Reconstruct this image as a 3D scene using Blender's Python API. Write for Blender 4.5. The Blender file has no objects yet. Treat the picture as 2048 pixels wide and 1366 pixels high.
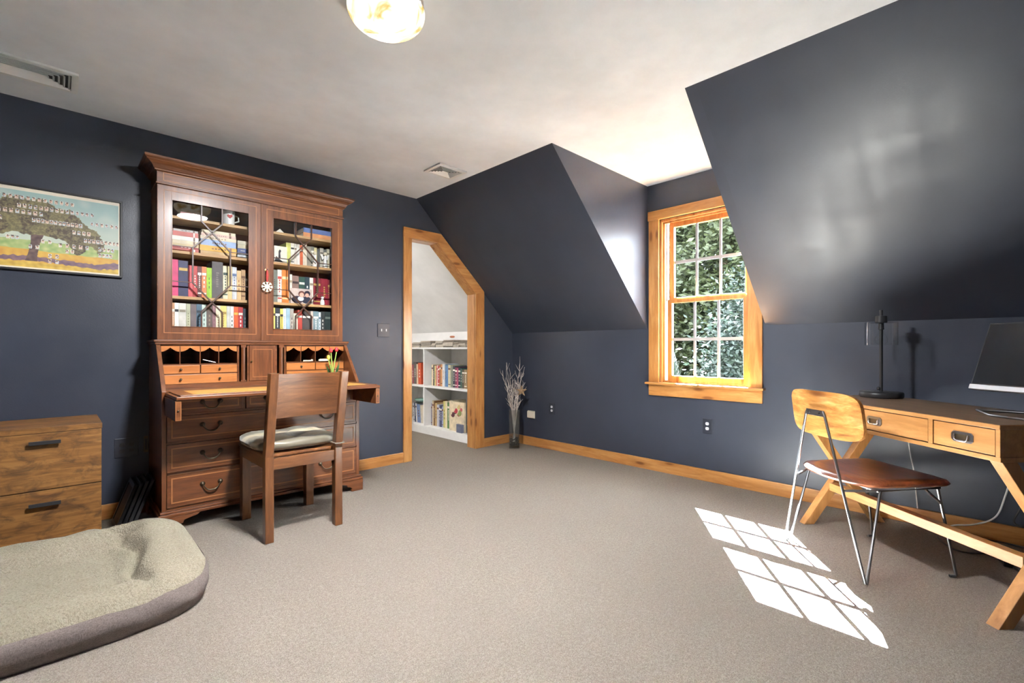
import bpy, bmesh, math, random
from mathutils import Vector, Matrix, noise
random.seed(7)
PI = math.pi
SC = bpy.context.scene
COL = SC.collection

# ------------------------------------------------------------------ camera
YAW = math.radians(45.962)
CAM = Vector((-3.6851, -3.8046, 1.0448))
FPX, HY = 946.94, 695.96
cd = bpy.data.cameras.new('camera')
cam = bpy.data.objects.new('camera', cd)
COL.objects.link(cam)
cam.location = CAM
cam.rotation_euler = (PI / 2, 0, YAW - PI / 2)
cd.sensor_width = 36
cd.lens = FPX * 36 / 2048
cd.shift_y = (HY - 683) / 2048
cd.clip_start = 0.02
cd.clip_end = 200
SC.camera = cam

# ------------------------------------------------------------------ sky, sun, exposure
SC.view_settings.view_transform = 'Standard'
SC.view_settings.look = 'None'
SC.view_settings.gamma = 1
SC.view_settings.use_curve_mapping = False
SC.view_settings.exposure = 2.1
world = bpy.data.worlds.new('sky')
SC.world = world
world.use_nodes = True
wn = world.node_tree
wn.nodes.clear()
wo = wn.nodes.new('ShaderNodeOutputWorld')
wb = wn.nodes.new('ShaderNodeBackground')
wb.inputs['Color'].default_value = (0.88, 0.94, 1.0, 1)
wb.inputs['Strength'].default_value = 9.0
wn.links.new(wb.outputs[0], wo.inputs[0])

SUN_DIR = Vector((-0.825, -0.590, -1.0)).normalized()
sd = bpy.data.lights.new('sun', 'SUN')
sun = bpy.data.objects.new('sun', sd)
COL.objects.link(sun)
sun.location = (6, 3, 8)
sun.rotation_euler = SUN_DIR.to_track_quat('-Z', 'Y').to_euler()
sd.energy = 440
sd.color = (0.84, 0.935, 1.0)
sd.angle = math.radians(0.12)

# ------------------------------------------------------------------ materials
def srgb(r, g, b):
    f = lambda c: (c / 255) / 12.92 if c / 255 <= 0.04045 else ((c / 255 + 0.055) / 1.055) ** 2.4
    return (f(r), f(g), f(b), 1)

MATS = {}
class NT:
    def __init__(self, name):
        self.m = bpy.data.materials.new(name)
        self.m.use_nodes = True
        self.t = self.m.node_tree
        self.t.nodes.clear()
        self.out = self.n('ShaderNodeOutputMaterial')
        MATS[name] = self.m
    def n(self, typ, **kw):
        nd = self.t.nodes.new(typ)
        for k, v in kw.items():
            if k in nd.inputs: nd.inputs[k].default_value = v
            else: setattr(nd, k, v)
        return nd
    def l(self, a, b): self.t.links.new(a, b)
    def coords(self, scale=(1, 1, 1), kind='Object'):
        tc = self.n('ShaderNodeTexCoord'); mp = self.n('ShaderNodeMapping')
        mp.inputs['Scale'].default_value = scale
        self.l(tc.outputs[kind], mp.inputs['Vector'])
        return mp.outputs['Vector']
    def noise(self, vec, scale, detail=4, rough=0.55, dist=0.0):
        nd = self.n('ShaderNodeTexNoise', Scale=scale, Detail=detail, Roughness=rough, Distortion=dist)
        self.l(vec, nd.inputs['Vector'])
        return nd.outputs['Fac']
    def ramp(self, fac, stops):
        r = self.n('ShaderNodeValToRGB')
        els = r.color_ramp.elements
        while len(els) < len(stops): els.new(0.5)
        for e_, (p, c) in zip(els, stops):
            e_.position = p; e_.color = c
        self.l(fac, r.inputs['Fac'])
        return r.outputs['Color']
    def mix(self, fac, a, b, mode='MIX'):
        m = self.n('ShaderNodeMix', data_type='RGBA', blend_type=mode)
        for sock, v in ((m.inputs[0], fac), (m.inputs[6], a), (m.inputs[7], b)):
            if hasattr(v, 'is_linked'): self.l(v, sock)
            else: sock.default_value = v
        return m.outputs[2]
    def maprange(self, v, a, b, c, d):
        m = self.n('ShaderNodeMapRange')
        self.l(v, m.inputs['Value'])
        for k, x in zip(('From Min', 'From Max', 'To Min', 'To Max'), (a, b, c, d)): m.inputs[k].default_value = x
        return m.outputs['Result']
    def bump(self, h, strength=0.3, dist=0.01):
        b = self.n('ShaderNodeBump', Strength=strength, Distance=dist)
        self.l(h, b.inputs['Height'])
        return b.outputs['Normal']
    def bsdf(self, color=None, rough=0.5, metal=0.0, normal=None, spec=0.5, **kw):
        p = self.n('ShaderNodeBsdfPrincipled')
        p.inputs['Metallic'].default_value = metal
        p.inputs['Specular IOR Level'].default_value = spec
        for key, v in (('Base Color', color), ('Roughness', rough), ('Normal', normal)):
            if v is None: continue
            if hasattr(v, 'is_linked'): self.l(v, p.inputs[key])
            else: p.inputs[key].default_value = v
        for k, v in kw.items(): p.inputs[k].default_value = v
        self.l(p.outputs[0], self.out.inputs[0])
        return p

def plain(name, col, rough=0.5, metal=0.0, spec=0.5, var=0.06, bump=0.0, bscale=200, **kw):
    t = NT(name)
    v = t.coords()
    nz = t.noise(v, 18, 3)
    dark = tuple(c * (1 - var * 2) for c in col[:3]) + (1,)
    lite = tuple(min(1, c * (1 + var)) for c in col[:3]) + (1,)
    c = t.ramp(nz, [(0.3, dark), (0.7, lite)])
    nrm = t.bump(t.noise(v, bscale, 2), bump, 0.002) if bump else None
    t.bsdf(c, rough, metal, nrm, spec, **kw)
    return t.m

def wood(name, dark, mid, lite, axis='x', scale=1.0, rough=0.35, streak=14, knots=0.0, figure=0.25, coat=0.0):
    t = NT(name)
    st = {'x': (1.2, streak, streak), 'y': (streak, 1.2, streak), 'z': (streak, streak, 1.2)}[axis]
    v = t.coords(tuple(s * scale for s in st))
    v2 = t.coords((scale, scale, scale))
    g = t.noise(v, 2.4, 6, 0.62, 0.6)
    c = t.ramp(g, [(0.28, dark), (0.5, mid), (0.74, lite)])
    fine = t.noise(v, 11, 3, 0.6)
    c = t.mix(t.maprange(fine, 0.35, 0.7, 0.0, 0.35), c, dark)
    big = t.noise(v2, 3.2, 3, 0.5)
    c = t.mix(t.maprange(big, 0.35, 0.68, 0.0, figure), c, mid)
    c = t.mix(t.maprange(big, 0.55, 0.75, 0.0, figure), c, dark)
    if knots > 0:
        kst = {'x': (2.6, 9, 9), 'y': (9, 2.6, 9), 'z': (9, 9, 2.6)}[axis]
        kv = t.coords(tuple(k * knots for k in kst))
        vo = t.n('ShaderNodeTexVoronoi', Scale=1.0, Randomness=1.0)
        t.l(kv, vo.inputs['Vector'])
        m = t.maprange(vo.outputs['Distance'], 0.09, 0.17, 1.0, 0.0)
        c = t.mix(m, c, srgb(86, 48, 24))
        m2 = t.maprange(vo.outputs['Distance'], 0.15, 0.42, 0.45, 0.0)
        c = t.mix(m2, c, dark)
    nrm = t.bump(fine, 0.08, 0.002)
    p = t.bsdf(c, rough, 0, nrm)
    if coat:
        p.inputs['Coat Weight'].default_value = coat
        p.inputs['Coat Roughness'].default_value = 0.16
    return t.m

def paint(name, col, rough=0.36, bump=0.10, streak=True, spec=0.5):
    t = NT(name)
    v = t.coords()
    c = t.ramp(t.noise(v, 1.6, 4, 0.6), [(0.3, tuple(x * 0.88 for x in col[:3]) + (1,)), (0.7, tuple(x * 1.10 for x in col[:3]) + (1,))])
    h1 = t.noise(v, 160, 3, 0.6)
    r = rough
    if streak:
        s1 = t.noise(t.coords((0.8, 5, 0.8)), 1.6, 3, 0.6)
        s2 = t.noise(t.coords((4, 0.9, 4)), 1.5, 3, 0.6)
        r = t.maprange(t.mix(0.5, s1, s2), 0.32, 0.68, rough - 0.06, rough + 0.13)
    t.bsdf(c, r, 0, t.bump(h1, bump, 0.003), spec)
    return t.m

NAVY = (0.035, 0.042, 0.062)
paint('navy_paint', NAVY, 0.36, 0.16)
paint('ceiling_paint', (0.80, 0.83, 0.865), 0.75, 0.06, False, 0.3)
paint('closet_paint', (0.80, 0.80, 0.80), 0.6, 0.05, False, 0.3)
plain('shelf_white', (0.82, 0.82, 0.81, 1), 0.35, var=0.02)
PINE = (srgb(152, 96, 46), srgb(184, 130, 72), srgb(204, 156, 96))
for a in 'xyz':
    wood('pine_' + a, *PINE, axis=a, rough=0.34, streak=11, knots=1.15, figure=0.2, coat=0.3)
    wood('mahogany_' + a, srgb(68, 36, 18), srgb(110, 64, 34), srgb(142, 88, 50), axis=a, rough=0.36, streak=12, figure=0.35, coat=0.35)
    wood('satinwood_' + a, srgb(146, 84, 40), srgb(178, 112, 58), srgb(200, 136, 78), axis=a, rough=0.36, streak=16, figure=0.3, coat=0.2)
    wood('chairwood_' + a, srgb(66, 36, 17), srgb(110, 68, 37), srgb(146, 98, 58), axis=a, rough=0.34, streak=9, figure=0.4, coat=0.3)
    wood('deskwood_' + a, srgb(126, 84, 42), srgb(158, 112, 64), srgb(182, 136, 86), axis=a, rough=0.42, streak=8, figure=0.25)
wood('shelfwood_x', srgb(150, 110, 66), srgb(186, 146, 98), srgb(206, 170, 122), axis='x', rough=0.5, streak=10)
wood('acacia_seat', srgb(58, 26, 16), srgb(116, 60, 38), srgb(158, 96, 62), axis='x', rough=0.28, streak=7, figure=0.5, coat=0.4)
wood('acacia_back', srgb(96, 52, 20), srgb(172, 120, 62), srgb(212, 166, 106), axis='x', rough=0.34, streak=7, scale=1.8, figure=0.25, knots=0.8)
wood('deskwood_top_shaded', srgb(74, 54, 40), srgb(104, 78, 58), srgb(128, 98, 74), axis='x', rough=0.42, streak=9)  # desk wood darkened: less light and dark wall reflection put into the colour
# rustic dresser veneer with dark smoky blotches
t = NT('rustic_veneer')
g = t.noise(t.coords((1.5, 14, 14)), 3, 6, 0.65, 0.8)
c = t.ramp(g, [(0.25, srgb(82, 52, 22)), (0.5, srgb(126, 86, 42)), (0.75, srgb(154, 112, 62))])
bl = t.noise(t.coords((5, 9, 9)), 1.6, 6, 0.65, 0.9)
c = t.mix(t.maprange(bl, 0.47, 0.66, 0, 0.8), c, srgb(56, 36, 22))
t.bsdf(c, 0.5)
plain('black_metal', (0.022, 0.022, 0.024, 1), 0.42)
plain('black_plastic', (0.018, 0.018, 0.02, 1), 0.35)
plain('steel', (0.19, 0.19, 0.20, 1), 0.36, 1.0)
plain('chrome', (0.70, 0.70, 0.72, 1), 0.18, 1.0)
plain('dark_brass', (0.13, 0.10, 0.065, 1), 0.40, 0.85, var=0.2)
plain('old_brass', (0.36, 0.25, 0.10, 1), 0.35, 1.0)
plain('white_metal', (0.80, 0.80, 0.79, 1), 0.4, var=0.02)
plain('grille_grey', (0.30, 0.31, 0.33, 1), 0.4, var=0.03)
plain('white_plastic', (0.74, 0.74, 0.74, 1), 0.35, var=0.02)
plain('cream_plastic', srgb(226, 214, 192), 0.4, var=0.02)
plain('silver_plastic', (0.62, 0.63, 0.66, 1), 0.35, var=0.02)
plain('navy_plate', (0.026, 0.030, 0.044, 1), 0.32)
plain('dark_void', (0.02, 0.02, 0.02, 1), 0.9)
plain('grey_wire', (0.45, 0.45, 0.46, 1), 0.5)
plain('leather', srgb(196, 148, 74), 0.42, bump=0.15)
plain('inlay_string', srgb(158, 104, 62), 0.4)
plain('dark_bar', srgb(66, 36, 22), 0.4)
plain('red_ribbon', srgb(170, 34, 26), 0.5)
plain('ivory', srgb(226, 216, 190), 0.5)
plain('porcelain', (0.80, 0.79, 0.77, 1), 0.2, var=0.02)
plain('paper', srgb(226, 220, 206), 0.8, var=0.05)
plain('tulip_red', srgb(206, 60, 66), 0.5)
plain('tulip_yellow', srgb(224, 204, 84), 0.5)
plain('stem_green', srgb(150, 180, 84), 0.5)
plain('leaf_green', srgb(60, 110, 62), 0.5)
plain('branch_white', srgb(190, 180, 172), 0.8, var=0.2)
plain('dry_leaf', srgb(150, 122, 92), 0.8, var=0.2)
plain('pebble', (0.03, 0.032, 0.036, 1), 0.25, var=0.3)
plain('bark', srgb(84, 66, 50), 0.9, var=0.3)
plain('roof_green', srgb(28, 58, 40), 0.7)
plain('monitor_screen', (0.012, 0.013, 0.016, 1), 0.22)
# foliage
def leafmat(name, c0, c1):
    t = NT(name)
    inf = t.n('ShaderNodeObjectInfo')
    c = t.ramp(t.noise(t.coords((1, 1, 1)), 2.2, 3), [(0.35, c0), (0.65, c1)])
    d = t.n('ShaderNodeBsdfPrincipled'); t.l(c, d.inputs['Base Color'])
    d.inputs['Roughness'].default_value = 0.5; d.inputs['Specular IOR Level'].default_value = 0.2
    tr = t.n('ShaderNodeBsdfTranslucent'); t.l(c, tr.inputs['Color'])
    mx = t.n('ShaderNodeMixShader'); mx.inputs[0].default_value = 0.10
    t.l(d.outputs[0], mx.inputs[1]); t.l(tr.outputs[0], mx.inputs[2]); t.l(mx.outputs[0], t.out.inputs[0])
leafmat('leaf_dark', (0.005, 0.009, 0.007, 1), (0.010, 0.015, 0.009, 1))
leafmat('leaf_mid', (0.007, 0.012, 0.007, 1), (0.014, 0.020, 0.008, 1))
leafmat('leaf_light', (0.011, 0.016, 0.005, 1), (0.022, 0.026, 0.009, 1))
plain('gravel', (0.07, 0.067, 0.062, 1), 0.95, var=0.3)
# carpet
t = NT('carpet')
v = t.coords()
n1 = t.noise(v, 260, 3, 0.7); n2 = t.noise(v, 75, 4, 0.7); n3 = t.noise(v, 1.3, 4, 0.55)
c = t.ramp(n1, [(0.30, srgb(110, 101, 91)), (0.55, srgb(161, 151, 140)), (0.75, srgb(181, 171, 160))])
c = t.mix(t.maprange(n2, 0.36, 0.60, 0.45, 0.0), c, srgb(118, 109, 99))
c = t.mix(t.maprange(n3, 0.35, 0.65, 0.0, 0.30), c, srgb(137, 127, 117))
hh = t.mix(0.5, n1, n2)
t.bsdf(c, 1.0, 0, t.bump(hh, 0.9, 0.02), 0.1)
# fleece and woven side of the dog bed
t = NT('fleece')
v = t.coords()
n1 = t.noise(v, 130, 4, 0.7); n2 = t.noise(v, 9, 3)
c = t.ramp(n1, [(0.28, srgb(138, 129, 112)), (0.5, srgb(166, 158, 139)), (0.8, srgb(184, 176, 158))])
c = t.mix(t.maprange(n2, 0.4, 0.7, 0, 0.3), c, srgb(148, 139, 122))
t.bsdf(c, 1.0, 0, t.bump(n1, 0.9, 0.02), 0.1)
t = NT('grey_weave')
v = t.coords((1, 1, 1))
w1 = t.noise(t.coords((40, 40, 400)), 3, 2); w2 = t.noise(t.coords((260, 260, 30)), 3, 2)
c = t.ramp(t.mix(0.5, w1, w2), [(0.35, srgb(94, 84, 80)), (0.65, srgb(148, 137, 132))])
t.bsdf(c, 0.9, 0, t.bump(w1, 0.4, 0.004), 0.2)
# shiny cushion fabric with soft stripes
t = NT('satin_stripe')
v = t.coords()
sx = t.n('ShaderNodeSeparateXYZ'); t.l(v, sx.inputs[0])
st = t.n('ShaderNodeMath', operation='SINE')
ml = t.n('ShaderNodeMath', operation='MULTIPLY'); ml.inputs[1].default_value = 38
t.l(sx.outputs['Y'], ml.inputs[0]); t.l(ml.outputs[0], st.inputs[0])
c = t.ramp(t.maprange(st.outputs[0], -1, 1, 0, 1), [(0.3, srgb(104, 98, 82)), (0.7, srgb(170, 160, 132))])
t.bsdf(c, 0.34, 0, t.bump(t.noise(v, 500, 2), 0.1, 0.001), 0.5, **{'Sheen Weight': 0.3})
# glass (thin)
def glass(name, tint=(1, 1, 1, 1), refl=0.08, rough=0.02, haze=0.0):
    t = NT(name)
    tr = t.n('ShaderNodeBsdfTransparent'); tr.inputs[0].default_value = tint
    gl = t.n('ShaderNodeBsdfGlossy'); gl.inputs['Roughness'].default_value = rough
    fr = t.n('ShaderNodeLayerWeight', Blend=0.5)
    pw = t.n('ShaderNodeMath', operation='POWER'); pw.inputs[1].default_value = 5.0
    t.l(fr.outputs['Facing'], pw.inputs[0])
    ad = t.n('ShaderNodeMath', operation='MULTIPLY_ADD'); ad.inputs[1].default_value = 1.0 - refl; ad.inputs[2].default_value = refl
    t.l(pw.outputs[0], ad.inputs[0])
    mx = t.n('ShaderNodeMixShader'); t.l(ad.outputs[0], mx.inputs[0]); t.l(tr.outputs[0], mx.inputs[1]); t.l(gl.outputs[0], mx.inputs[2])
    last = mx
    if haze:
        df = t.n('ShaderNodeBsdfTranslucent'); df.inputs[0].default_value = (0.9, 0.92, 0.95, 1)
        m2 = t.n('ShaderNodeMixShader'); m2.inputs[0].default_value = haze
        t.l(mx.outputs[0], m2.inputs[1]); t.l(df.outputs[0], m2.inputs[2]); last = m2
    t.l(last.outputs[0], t.out.inputs[0])
    return t.m
glass('pane_glass', (0.97, 0.98, 0.98, 1), 0.03, 0.01)
glass('window_glass', (0.95, 0.97, 0.98, 1), 0.02, 0.02)
glass('clear_glass', (0.985, 0.99, 0.99, 1), 0.022, 0.01)
glass('vase_glass', (0.86, 0.88, 0.88, 1), 0.13, 0.05)
# lamp bowl
t = NT('alabaster_lit')
v = t.coords()
sw = t.noise(v, 7, 3, 0.5, 2.2)
c = t.ramp(sw, [(0.36, srgb(240, 200, 110)), (0.48, srgb(255, 240, 210)), (0.72, srgb(255, 250, 240))])
p = t.n('ShaderNodeEmission'); t.l(c, p.inputs['Color'])
t.l(t.maprange(sw, 0.36, 0.60, 0.26, 0.55), p.inputs['Strength'])
tb = t.n('ShaderNodeBsdfTransparent'); tb.inputs[0].default_value = (1.0, 0.96, 0.88, 1)
mz = t.n('ShaderNodeMixShader'); mz.inputs[0].default_value = 0.12
t.l(p.outputs[0], mz.inputs[1]); t.l(tb.outputs[0], mz.inputs[2]); t.l(mz.outputs[0], t.out.inputs[0])
# print attribute material
def vcol(name, rough):
    t = NT(name)
    a = t.n('ShaderNodeVertexColor'); a.layer_name = 'ink'
    t.bsdf(a.outputs['Color'], rough, 0, None, 0.5, **{'Coat Weight': 0.5, 'Coat Roughness': 0.03})
vcol('print_ink', 0.5)

_cc = {}
def colmat(rgb, rough=0.5, kind='cover'):
    key = (rgb, rough, kind)
    if key not in _cc:
        _cc[key] = plain('%s_%02x%02x%02x' % ((kind,) + rgb), srgb(*rgb), rough, var=0.12)
    return _cc[key]
M = lambda n: n if not isinstance(n, str) else MATS[n]

# ------------------------------------------------------------------ mesh helpers
class MB:
    def __init__(self): self.v = []; self.f = []; self.mi = []; self.cur = 0
    def add(self, vs, fs):
        o = len(self.v); self.v += [Vector(p) for p in vs]
        for f in fs: self.f.append([o + i for i in f]); self.mi.append(self.cur)
        return self
    def mat(self, i): self.cur = i; return self
    def box(self, x0, x1, y0, y1, z0, z1, R=None, o=None):
        if x0 > x1: x0, x1 = x1, x0
        if y0 > y1: y0, y1 = y1, y0
        if z0 > z1: z0, z1 = z1, z0
        vs = [Vector(p) for p in ((x0,y0,z0),(x1,y0,z0),(x1,y1,z0),(x0,y1,z0),(x0,y0,z1),(x1,y0,z1),(x1,y1,z1),(x0,y1,z1))]
        if R is not None: vs = [R @ p for p in vs]
        if o is not None: vs = [p + Vector(o) for p in vs]
        return self.add(vs, [(0,3,2,1),(4,5,6,7),(0,1,5,4),(1,2,6,5),(2,3,7,6),(3,0,4,7)])
    def prism(self, poly, axis, a, b):
        # poly in the two other axes, in order; axis 'x': (y,z), 'y': (x,z), 'z': (x,y)
        mk = {'x': lambda p, s: (s, p[0], p[1]), 'y': lambda p, s: (p[0], s, p[1]), 'z': lambda p, s: (p[0], p[1], s)}[axis]
        n = len(poly)
        vs = [mk(p, a) for p in poly] + [mk(p, b) for p in poly]
        fs = [list(range(n))[::-1], list(range(n, 2 * n))] + [(i, (i + 1) % n, n + (i + 1) % n, n + i) for i in range(n)]
        return self.add(vs, fs)
    def bar(self, p, q, w, d, up=(0, 0, 1)):
        # square bar from p to q, w across 'side', d along 'up'-ish
        p, q = Vector(p), Vector(q); z = (q - p).normalized(); u = Vector(up)
        s = z.cross(u).normalized(); u = s.cross(z).normalized()
        vs = []
        for c in (p, q):
            for a, b in ((-1,-1),(1,-1),(1,1),(-1,1)): vs.append(c + s * a * w / 2 + u * b * d / 2)
        return self.add(vs, [(0,1,2,3),(7,6,5,4),(0,4,5,1),(1,5,6,2),(2,6,7,3),(3,7,4,0)])
    def tube(self, pts, r, n=8, cap=True):
        pts = [Vector(p) for p in pts]; N = len(pts)
        rs = r if isinstance(r, (list, tuple)) else [r] * N
        o = len(self.v); prev = None
        for i, p in enumerate(pts):
            d = (pts[min(i + 1, N - 1)] - pts[max(i - 1, 0)])
            d = d.normalized() if d.length > 1e-9 else Vector((0, 0, 1))
            if prev is None:
                a = Vector((0, 0, 1)) if abs(d.z) < 0.9 else Vector((1, 0, 0))
                s = d.cross(a).normalized()
            else:
                s = (prev - d * prev.dot(d)).normalized()
            prev = s; u = d.cross(s)
            for k in range(n):
                an = 2 * PI * k / n
                self.v.append(p + (s * math.cos(an) + u * math.sin(an)) * rs[i])
        for i in range(N - 1):
            for k in range(n):
                a = o + i * n + k; b = o + i * n + (k + 1) % n
                self.f.append([a, b, b + n, a + n]); self.mi.append(self.cur)
        if cap:
            self.f.append([o + k for k in range(n)][::-1]); self.mi.append(self.cur)
            self.f.append([o + (N - 1) * n + k for k in range(n)]); self.mi.append(self.cur)
        return self
    def lathe(self, prof, c=(0, 0, 0), n=24, sx=1, sy=1, axis='z'):
        c = Vector(c); o = len(self.v)
        for r, z in prof:
            for k in range(n):
                an = 2 * PI * k / n; a, b = r * sx * math.cos(an), r * sy * math.sin(an)
                p = (a, b, z) if axis == 'z' else ((a, z, b) if axis == 'y' else (z, a, b))
                self.v.append(c + Vector(p))
        for i in range(len(prof) - 1):
            for k in range(n):
                a = o + i * n + k; b = o + i * n + (k + 1) % n
                self.f.append([a, b, b + n, a + n]); self.mi.append(self.cur)
        if prof[0][0] > 1e-5: self.f.append([o + k for k in range(n)][::-1]); self.mi.append(self.cur)
        if prof[-1][0] > 1e-5: self.f.append([o + (len(prof) - 1) * n + k for k in range(n)]); self.mi.append(self.cur)
        return self
    def ball(self, c, r, n=10, m=7, sx=1, sy=1, sz=1):
        prof = [(max(r * math.sin(PI * i / m), 1e-6), -r * sz * math.cos(PI * i / m)) for i in range(m + 1)]
        return self.lathe(prof, c, n, sx, sy)
    def build(self, name, mat, parent=None, bevel=0.0, smooth=False, seg=2, world=True, fix=True, ang=30, top=False):
        mats = mat if isinstance(mat, (list, tuple)) else [mat]
        vs = self.v
        loc = None
        if parent is not None and world:
            inv = ROOTM[root_of(parent).name].inverted()
            vs = [inv @ p for p in vs]
        elif parent is None:
            lo = [min(p[i] for p in vs) for i in range(3)]; hi = [max(p[i] for p in vs) for i in range(3)]
            loc = Vector(((lo[0] + hi[0]) / 2, (lo[1] + hi[1]) / 2, lo[2]))
            vs = [p - loc for p in vs]
        me = bpy.data.meshes.new(name)
        me.from_pydata([tuple(p) for p in vs], [], self.f)
        for m_ in mats: me.materials.append(M(m_))
        if len(mats) > 1: me.polygons.foreach_set('material_index', self.mi)
        bm = bmesh.new(); bm.from_mesh(me)
        bmesh.ops.remove_doubles(bm, verts=bm.verts, dist=1e-6)
        if fix: bmesh.ops.recalc_face_normals(bm, faces=bm.faces)
        if bevel > 0:
            es = [e_ for e_ in bm.edges if len(e_.link_faces) == 2 and e_.calc_face_angle(0) > math.radians(ang)]
            bmesh.ops.bevel(bm, geom=es, offset=bevel, segments=seg, profile=0.5, affect='EDGES', clamp_overlap=True)
        if smooth:
            for f_ in bm.faces: f_.smooth = True
            if bevel > 0:
                for e_ in bm.edges:
                    if len(e_.link_faces) == 2 and e_.calc_face_angle(0) > math.radians(50): e_.smooth = False
            elif smooth:
                for e_ in bm.edges:
                    if len(e_.link_faces) == 2 and e_.calc_face_angle(0) > math.radians(60): e_.smooth = False
        bm.to_mesh(me); bm.free()
        ob = bpy.data.objects.new(name, me)
        COL.objects.link(ob)
        if parent is not None: ob.parent = parent
        else: ob.location = loc; ROOTM[ob.name] = Matrix.Translation(loc)
        return ob

ROOTM = {}
def root_of(o):
    while o.parent is not None: o = o.parent
    return o
def tag(o, label, cat, group=None):
    o['label'] = label; o['category'] = cat
    if group: o['group'] = group
    return o
def thing(name, label, cat, loc=(0, 0, 0), rotz=0.0, group=None):
    o = bpy.data.objects.new(name, None); COL.objects.link(o)
    o.empty_display_size = 0.1
    o.location = loc; o.rotation_euler = (0, 0, rotz)
    ROOTM[o.name] = Matrix.Translation(loc) @ Matrix.Rotation(rotz, 4, 'Z')
    if label: tag(o, label, cat, group)
    return o
def struct(o):
    o['kind'] = 'structure'; return o
def stuff(o):
    o['kind'] = 'stuff'; return o
def sroot(name, loc): return struct(thing(name, None, None, loc))
def copy_tree(o, parent=None):
    c = o.copy(); COL.objects.link(c)
    if parent is not None: c.parent = parent
    for ch in list(o.children): copy_tree(ch, c)
    return c
def mesh1(fn, name, mat, parent=None, **kw):
    b = MB(); fn(b); return b.build(name, mat, parent, **kw)
def boxo(name, mat, parent, *a, bevel=0.0, **kw): return MB().box(*a).build(name, mat, parent, bevel=bevel, **kw)

# ------------------------------------------------------------------ room shell
H = 2.44; ZK = 1.2094; XS = -1.251; Y1 = -1.677; Y2 = -2.622
XW = -5.45; YB = -4.75; TH = 0.12
XS2 = XW - XS          # where the far slope meets the ceiling
struct(boxo('floor', 'carpet', None, XW - 0.2, 0.16, YB - 0.2, 3.3, -0.12, 0))
b = MB()
b.prism([(XS2, YB - 0.1), (XS, YB - 0.1), (XS, Y2 - 0.06), (TH, Y2 - 0.06), (TH, Y1 + 0.06), (XS, Y1 + 0.06), (XS, TH), (XS2, TH)], 'z', H, H + 0.1)
struct(b.build('ceiling', 'ceiling_paint'))

# door opening outline (finished edge of the jamb)
DX0, DX1, DZ, DCX, DCZ = -1.31, -0.544, 2.06, -1.02, 1.604
b = MB()
sl = lambda x: ZK + (x / XS) * (H - ZK)         # slope height at x
b.prism([(XW - TH, 0), (DX0, 0), (DX0, H), (XS2, H), (XW - TH, ZK)], 'y', 0, TH)
b.prism([(DX0, DZ), (DCX, DZ), (XS, H), (DX0, H)], 'y', 0, TH)
b.prism([(DCX, DZ), (DX1, DCZ), (DX1, sl(DX1)), (XS, H)], 'y', 0, TH)
b.prism([(DX1, 0), (0, 0), (0, ZK), (DX1, sl(DX1))], 'y', 0, TH)
struct(b.build('wall_left', 'navy_paint'))
# window wall
WY0, WY1, WZ0, WZ1 = -2.520, -1.795, 0.750, 2.125
b = MB()
b.box(0, TH, YB - 0.1, Y2, 0, ZK); b.box(0, TH, Y1, 0, 0, ZK)
b.box(0, TH, Y2, WY0, 0, H); b.box(0, TH, WY1, Y1, 0, H)
b.box(0, TH, WY0, WY1, 0, WZ0); b.box(0, TH, WY0, WY1, WZ1, H)
struct(b.build('wall_right', 'navy_paint'))
def slab(name, y0, y1, xs=XS, xw=0.0, sgn=1):
    dx = 0.08 * sgn; b = MB()
    b.prism([(xw, ZK), (xs, H), (xs + dx, H + 0.09), (xw + 0.13 * sgn, ZK + 0.05), (xw + 0.13 * sgn, ZK)], 'y', y0, y1)
    return struct(b.build(name, 'navy_paint'))
slab('wall_slope_left', Y1 + 0.06, TH)
slab('wall_slope_right', YB - 0.1, Y2 - 0.06)
slab('wall_slope_opposite', YB - 0.1, TH, XS2, XW, -1)
def cheek(name, a, c):
    b = MB(); b.prism([(0, ZK), (XS, H), (0, H)], 'y', a, c); return struct(b.build(name, 'navy_paint'))
cheek('wall_dormer_left', Y1, Y1 + 0.06)
cheek('wall_dormer_right', Y2 - 0.06, Y2)
struct(boxo('wall_opposite', 'navy_paint', None, XW - TH, XW, YB - 0.1, 0, 0, ZK))
b = MB(); b.prism([(XW - TH, 0), (TH, 0), (TH, ZK), (XS, H), (XS2, H), (XW - TH, ZK)], 'y', YB - TH, YB)
struct(b.build('wall_rear', 'navy_paint'))

# ------------------------------------------------------------------ window in the dormer
w1 = sroot('window_1', (0, (WY0 + WY1) / 2, WZ0))
pz, py_ = 'pine_z', 'pine_y'
boxo('side_casing', pz, w1, -0.02, 0, -1.792, -1.700, 0.755, 2.13, bevel=0.002)
boxo('side_casing', pz, w1, -0.02, 0, -2.605, -2.523, 0.755, 2.13, bevel=0.002)
boxo('head_casing', py_, w1, -0.024, 0, -2.612, -1.693, 2.13, 2.208, bevel=0.002)
boxo('stool', py_, w1, -0.055, 0.03, -2.622, -1.680, 0.737, 0.755, bevel=0.004)
boxo('apron', py_, w1, -0.02, 0, -2.605, -1.700, 0.643, 0.737, bevel=0.002)
b = MB()
b.box(0, 0.125, WY1 - 0.018, WY1, WZ0, WZ1); b.box(0, 0.125, WY0, WY0 + 0.018, WZ0, WZ1)
b.box(0, 0.125, WY0, WY1, WZ1 - 0.018, WZ1); b.box(0.03, 0.14, WY0, WY1, WZ0, WZ0 + 0.022)
b.box(0.018, 0.030, WY1 - 0.034, WY1 - 0.018, WZ0, WZ1); b.box(0.018, 0.030, WY0 + 0.018, WY0 + 0.034, WZ0, WZ1)
b.box(0.018, 0.030, WY0, WY1, WZ1 - 0.034, WZ1 - 0.018)
b.build('jamb', pz, w1, bevel=0.0015)
boxo('track', 'grille_grey', w1, 0.066, 0.070, -1.826, -1.816, 1.44, 2.10)
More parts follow.
